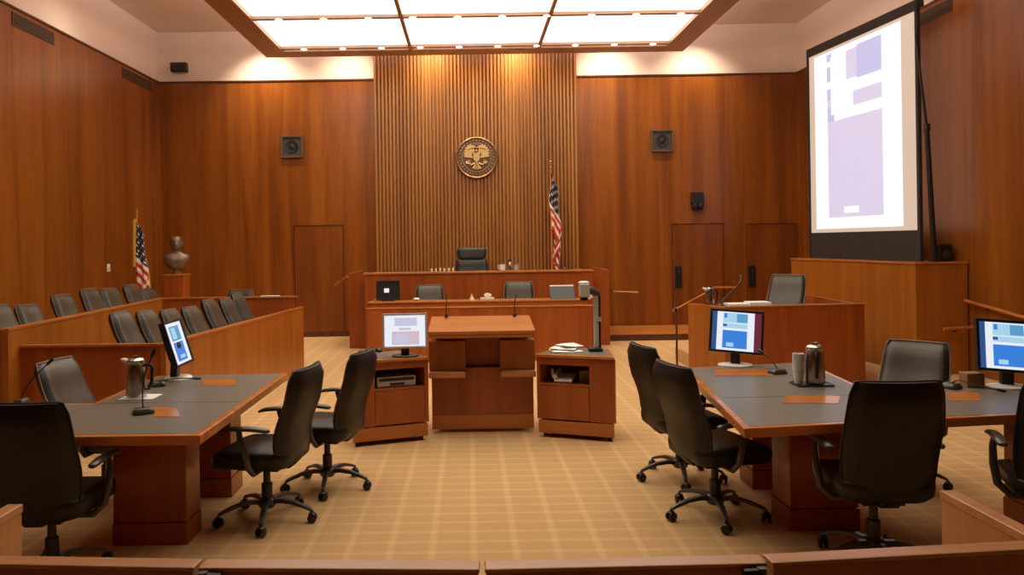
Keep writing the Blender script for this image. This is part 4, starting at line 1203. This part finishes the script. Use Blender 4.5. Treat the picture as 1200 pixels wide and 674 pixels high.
mb.tube([(sc_.x - .015, yf - .014, sc_.z + .118), (sc_.x - .04, yf - .014, sc_.z + .112), (sc_.x - .05, yf - .014, sc_.z + .098)], [.012, .009, .002], 8)
mb.build('eagle_body', 'sealb', t, smooth=True)
mb = MB()
for k in range(5):
    a = R(-90 + (k - 2) * 16)
    mb.tube([(sc_.x, yf - .008, sc_.z - .10), (sc_.x + .12 * math.cos(a), yf - .008, sc_.z - .10 + .12 * math.sin(a))], [.014, .02], 6)
mb.build('tail', 'sealg', t, smooth=True)
mb = MB()
mb.plate(P_([(-.055, .055), (-.055, -.04), (0, -.095), (.055, -.04), (.055, .055)]), yf - .034, yf - .016)
for k in range(5):
    x = -.044 + k * .022
    mb.plate(P_([(x - .005, .02), (x - .005, -.045), (x + .005, -.045), (x + .005, .02)]), yf - .038, yf - .03)
mb.build('shield', 'sealg', t)
mb = MB()
pts = [(-.17, .135), (-.10, .160), (-.03, .165), (.03, .165), (.10, .160), (.17, .135)]
mb.tube([(sc_.x + x, yf - .016, sc_.z + z + .015) for x, z in pts], .013, 8)
mb.build('scroll', 'sealb', t, smooth=True)
mb = MB()
for k in range(13):
    a = 2 * PI * k / 12
    rr_ = .032 if k < 12 else 0
    mb.ball((sc_.x + rr_ * math.cos(a), yf - .008, sc_.z + .215 + rr_ * math.sin(a)), .008, 6, 4)
mb.build('star_cluster', 'sealg', t, smooth=True)

# ------------------------------------------------------------------ flags
def flag(label, base, ztop, hoist, length, spread, rows, lean=0.0, width_dir=1, seed=1, twist=1.0, flip=False):
    x, y, z0 = base
    t = thing('flag_on_pole', label, 'flag', base)
    MB().lathe([(.16, 0), (.16, .02), (.11, .05), (.04, .08), (.03, .14)], 20, base).build('pole_base', 'brass', t, smooth=True)
    MB().tube([(x, y, z0 + .05), (x, y, ztop - .12)], .016, 10).build('pole', 'inlay', t, smooth=True)
    MB().lathe([(.022, -.13), (.022, -.11), (.012, -.10), (.03, -.07), (.028, -.055), (.012, -.045), (.026, -.02), (.004, 0)], 12, (x, y, ztop)).build('finial', 'brass', t, smooth=True)
    rnd = random.Random(seed)
    ns, nt_ = 40, 78
    mb = MB()
    V = []
    zt_ = ztop - .16
    for j in range(nt_ + 1):
        tt = j / nt_
        row = []
        for i in range(ns + 1):
            s = i / ns
            # gathered hanging folds: the fly end falls while the hoist stays on the pole
            drop = length * (s ** 1.15)
            zz = zt_ - tt * hoist - drop
            fall = min(1.0, (zt_ - zz) / (hoist * .8))
            wv = spread * (.45 + .55 * fall)
            q = s / .42 if s < .42 else (1 - .75 * (s - .42) / .29 if s < .71 else .25 + .7 * (s - .71) / .29)
            fold = .018 * twist * math.sin(s * 30 + 3.0 * tt)
            xx = x + width_dir * (-.02 + wv * q + .012 * twist * math.sin(9 * tt + 4 * s))
            yy = y - .035 + fold + (.02 * min(1, s / .42) if s < .42 else .02 + .05 * (s - .42) / .29)
            row.append(mb.bm.verts.new((xx, yy, zz)))
        V.append(row)
    for j in range(nt_):
        for i in range(ns):
            tt = (j + .5) / nt_; s = (i + .5) / ns
            if tt < 7 / 13 and s < .42:
                sj = (j % 5 in (1, 2)); si = ((i + (j // 5) % 2 * 2) % 5 in (1, 2))
                mi = 1 if sj and si else 2
            else:
                mi = 0 if int(tt * 13) % 2 == 0 else 1
            if s > .985 or (s < .02):
                mi = 3
            f = mb._f([V[j][i], V[j][i + 1], V[j + 1][i + 1], V[j + 1][i]])
            f.material_index = mi
    o = mb.build('flag_cloth', ['fred', 'fwhite', 'fblue', 'gold'], t, smooth=80)
    sd = o.modifiers.new('cloth', 'SOLIDIFY'); sd.thickness = .004
    return t
p = at(160, 245, 12.6)
tfl = flag('flag on a gold-tipped pole in the left corner behind the jury chairs', (p.x, 12.6, 0), p.z, 1.05, .62, .19, 13, seed=2)
MB().tube([(p.x - .022, 12.57, p.z - .16), (p.x - .03, 12.56, p.z - .92)], .032, 8).build('gold_fringe', 'gold', tfl, smooth=True)
p = at(645, 188, 13.95)
flag('furled flag on a pole behind the judge bench right of the seal', (p.x, 13.95, .422), p.z, 1.05, .95, .185, 13, seed=5, twist=1.6)

# ------------------------------------------------------------------ bronze bust on a pedestal
bX, bY = at(207, 320, 13.5).x, 13.5
zp = at(207, 321, 13.5).z
t = thing('bust_pedestal', 'square wood pedestal in the left corner under the bronze bust', 'pedestal', (bX, bY, 0))
MB().box(bX - .165, bX + .165, bY - .165, bY + .165, .08, zp - .03).build('shaft', 'cherry', t, bevel=.004)
MB().box(bX - .175, bX + .175, bY - .175, bY + .175, zp - .03, zp).build('top', 'cherry_h', t, bevel=.004)
MB().box(bX - .185, bX + .185, bY - .185, bY + .185, 0, .08).build('foot', 'darkwood', t, bevel=.004)
t = thing('bronze_bust', 'bronze bust of a bald man on the wood pedestal in the left corner', 'bust', (bX, bY, zp + .001), R(18))
MB().lathe([(.085, 0), (.085, .02), (.06, .035), (.045, .05), (.05, .08), (.06, .095)], 20).build('socle', 'bronze', t, local=True, smooth=True)
sec = [(.105, .07, .085, 0), (.15, .09, .11, 0), (.19, .105, .16, -.005), (.222, .115, .21, -.008), (.238, .112, .26, -.005), (.240, .108, .29, 0), (.228, .100, .315, .004), (.185, .09, .338, .006), (.125, .08, .355, .004), (.085, .074, .368, 0), (.072, .070, .385, -.004), (.070, .072, .402, -.010),
       (.074, .086, .416, -.022), (.083, .100, .434, -.027), (.090, .109, .456, -.026), (.094, .115, .478, -.023), (.097, .118, .500, -.021), (.099, .120, .522, -.019), (.101, .122, .545, -.017), (.101, .122, .567, -.016), (.098, .118, .590, -.014), (.090, .108, .612, -.011), (.075, .090, .629, -.009), (.050, .062, .642, -.007), (.012, .015, .648, -.006)]
rings = []
n = 40
for hx, hy, z, yo in sec:
    ring_ = []
    for k in range(n):
        a = 2 * PI * k / n
        cx_, cy_ = math.cos(a), math.sin(a)
        e = 1.0
        x_, y_ = hx * cx_ * (.9 if z < .36 else 1), hy * cy_
        if z > .41:
            fr_ = math.exp(-((a - 1.5 * PI) / .20) ** 2)
            y_ -= .026 * fr_ * max(0, 1 - abs(z - .500) / .040)           # nose
            for s in (-1, 1):
                ey = math.exp(-((a - 1.5 * PI - s * .36) / .17) ** 2)
                y_ += .012 * ey * max(0, 1 - abs(z - .533) / .024)       # eye sockets
                y_ -= .006 * ey * max(0, 1 - abs(z - .560) / .020)       # brow
            lip = math.exp(-((a - 1.5 * PI) / .30) ** 2)
            y_ -= .006 * lip * max(0, 1 - abs(z - .458) / .016)
            y_ -= .010 * lip * max(0, 1 - abs(z - .425) / .022)          # chin
        elif z > .15 and z < .34:
            lap = math.exp(-((a - 1.5 * PI) / .25) ** 2)
            y_ += .012 * lap
        ring_.append((x_, y_ + yo, z))
    rings.append(ring_)
mb = MB(); mb.loft(rings)
for s in (-1, 1):
    mb.ball((s * .103, -.005, .51), (.011, .025, .038), 10, 8)
mb.build('figure', 'bronze', t, local=True, smooth=70)

# ------------------------------------------------------------------ light
def spot(name, loc, target, power, size, blend=.6, col=(1, .82, .58), rad=.05):
    d = bpy.data.lights.new(name, 'SPOT'); d.energy = power; d.spot_size = R(size); d.spot_blend = blend
    d.color = col; d.shadow_soft_size = rad
    o = bpy.data.objects.new(name, d); COL.objects.link(o); o.location = loc
    o.rotation_euler = (Vector(target) - Vector(loc)).to_track_quat('-Z', 'Y').to_euler()
def area(name, loc, rot, sx, sy, power, col=(1, .87, .7)):
    d = bpy.data.lights.new(name, 'AREA'); d.shape = 'RECTANGLE'; d.size = sx; d.size_y = sy
    d.energy = power; d.color = col
    o = bpy.data.objects.new(name, d); COL.objects.link(o); o.location = loc; o.rotation_euler = rot
# wall-washer downlights in the ceiling gap behind the canopy
for x, pw_ in ((-3.7, 260), (-2.2, 160), (-.60, 330), (.90, 330), (2.6, 220), (4.2, 200)):
    spot('wall_washer', (x, 13.95, 5.68), (x, 14.65, 3.0), pw_, 105, 1.0)
# cove light above the canopy
area('canopy_uplight', (.14, 8.5, 5.32), (PI, 0, 0), 6.4, 9.4, 1400, (1, .90, .81))
# unseen spots added near the ceiling to brighten the left wall
for y in (6.0, 8.6, 11.2):
    spot('wall_washer', (XL + 1.0, y, 5.68), (XL + .2, y, 2.4), 70, 110, 1.0)
w = bpy.data.worlds.new('room_air'); SC.world = w
w.use_nodes = True
w.node_tree.nodes['Background'].inputs[0].default_value = (.03, .025, .02, 1)
w.node_tree.nodes['Background'].inputs[1].default_value = .2

SC.view_settings.view_transform = 'Standard'
SC.view_settings.look = 'None'
SC.view_settings.gamma = 1
SC.view_settings.exposure = 0.06
SC.view_settings.use_curve_mapping = False
SC.cycles.max_bounces = 8
SC.cycles.diffuse_bounces = 4
SC.cycles.caustics_reflective = False
SC.cycles.caustics_refractive = False
SC.cycles.sample_clamp_indirect = 4
SC.cycles.use_denoising = True
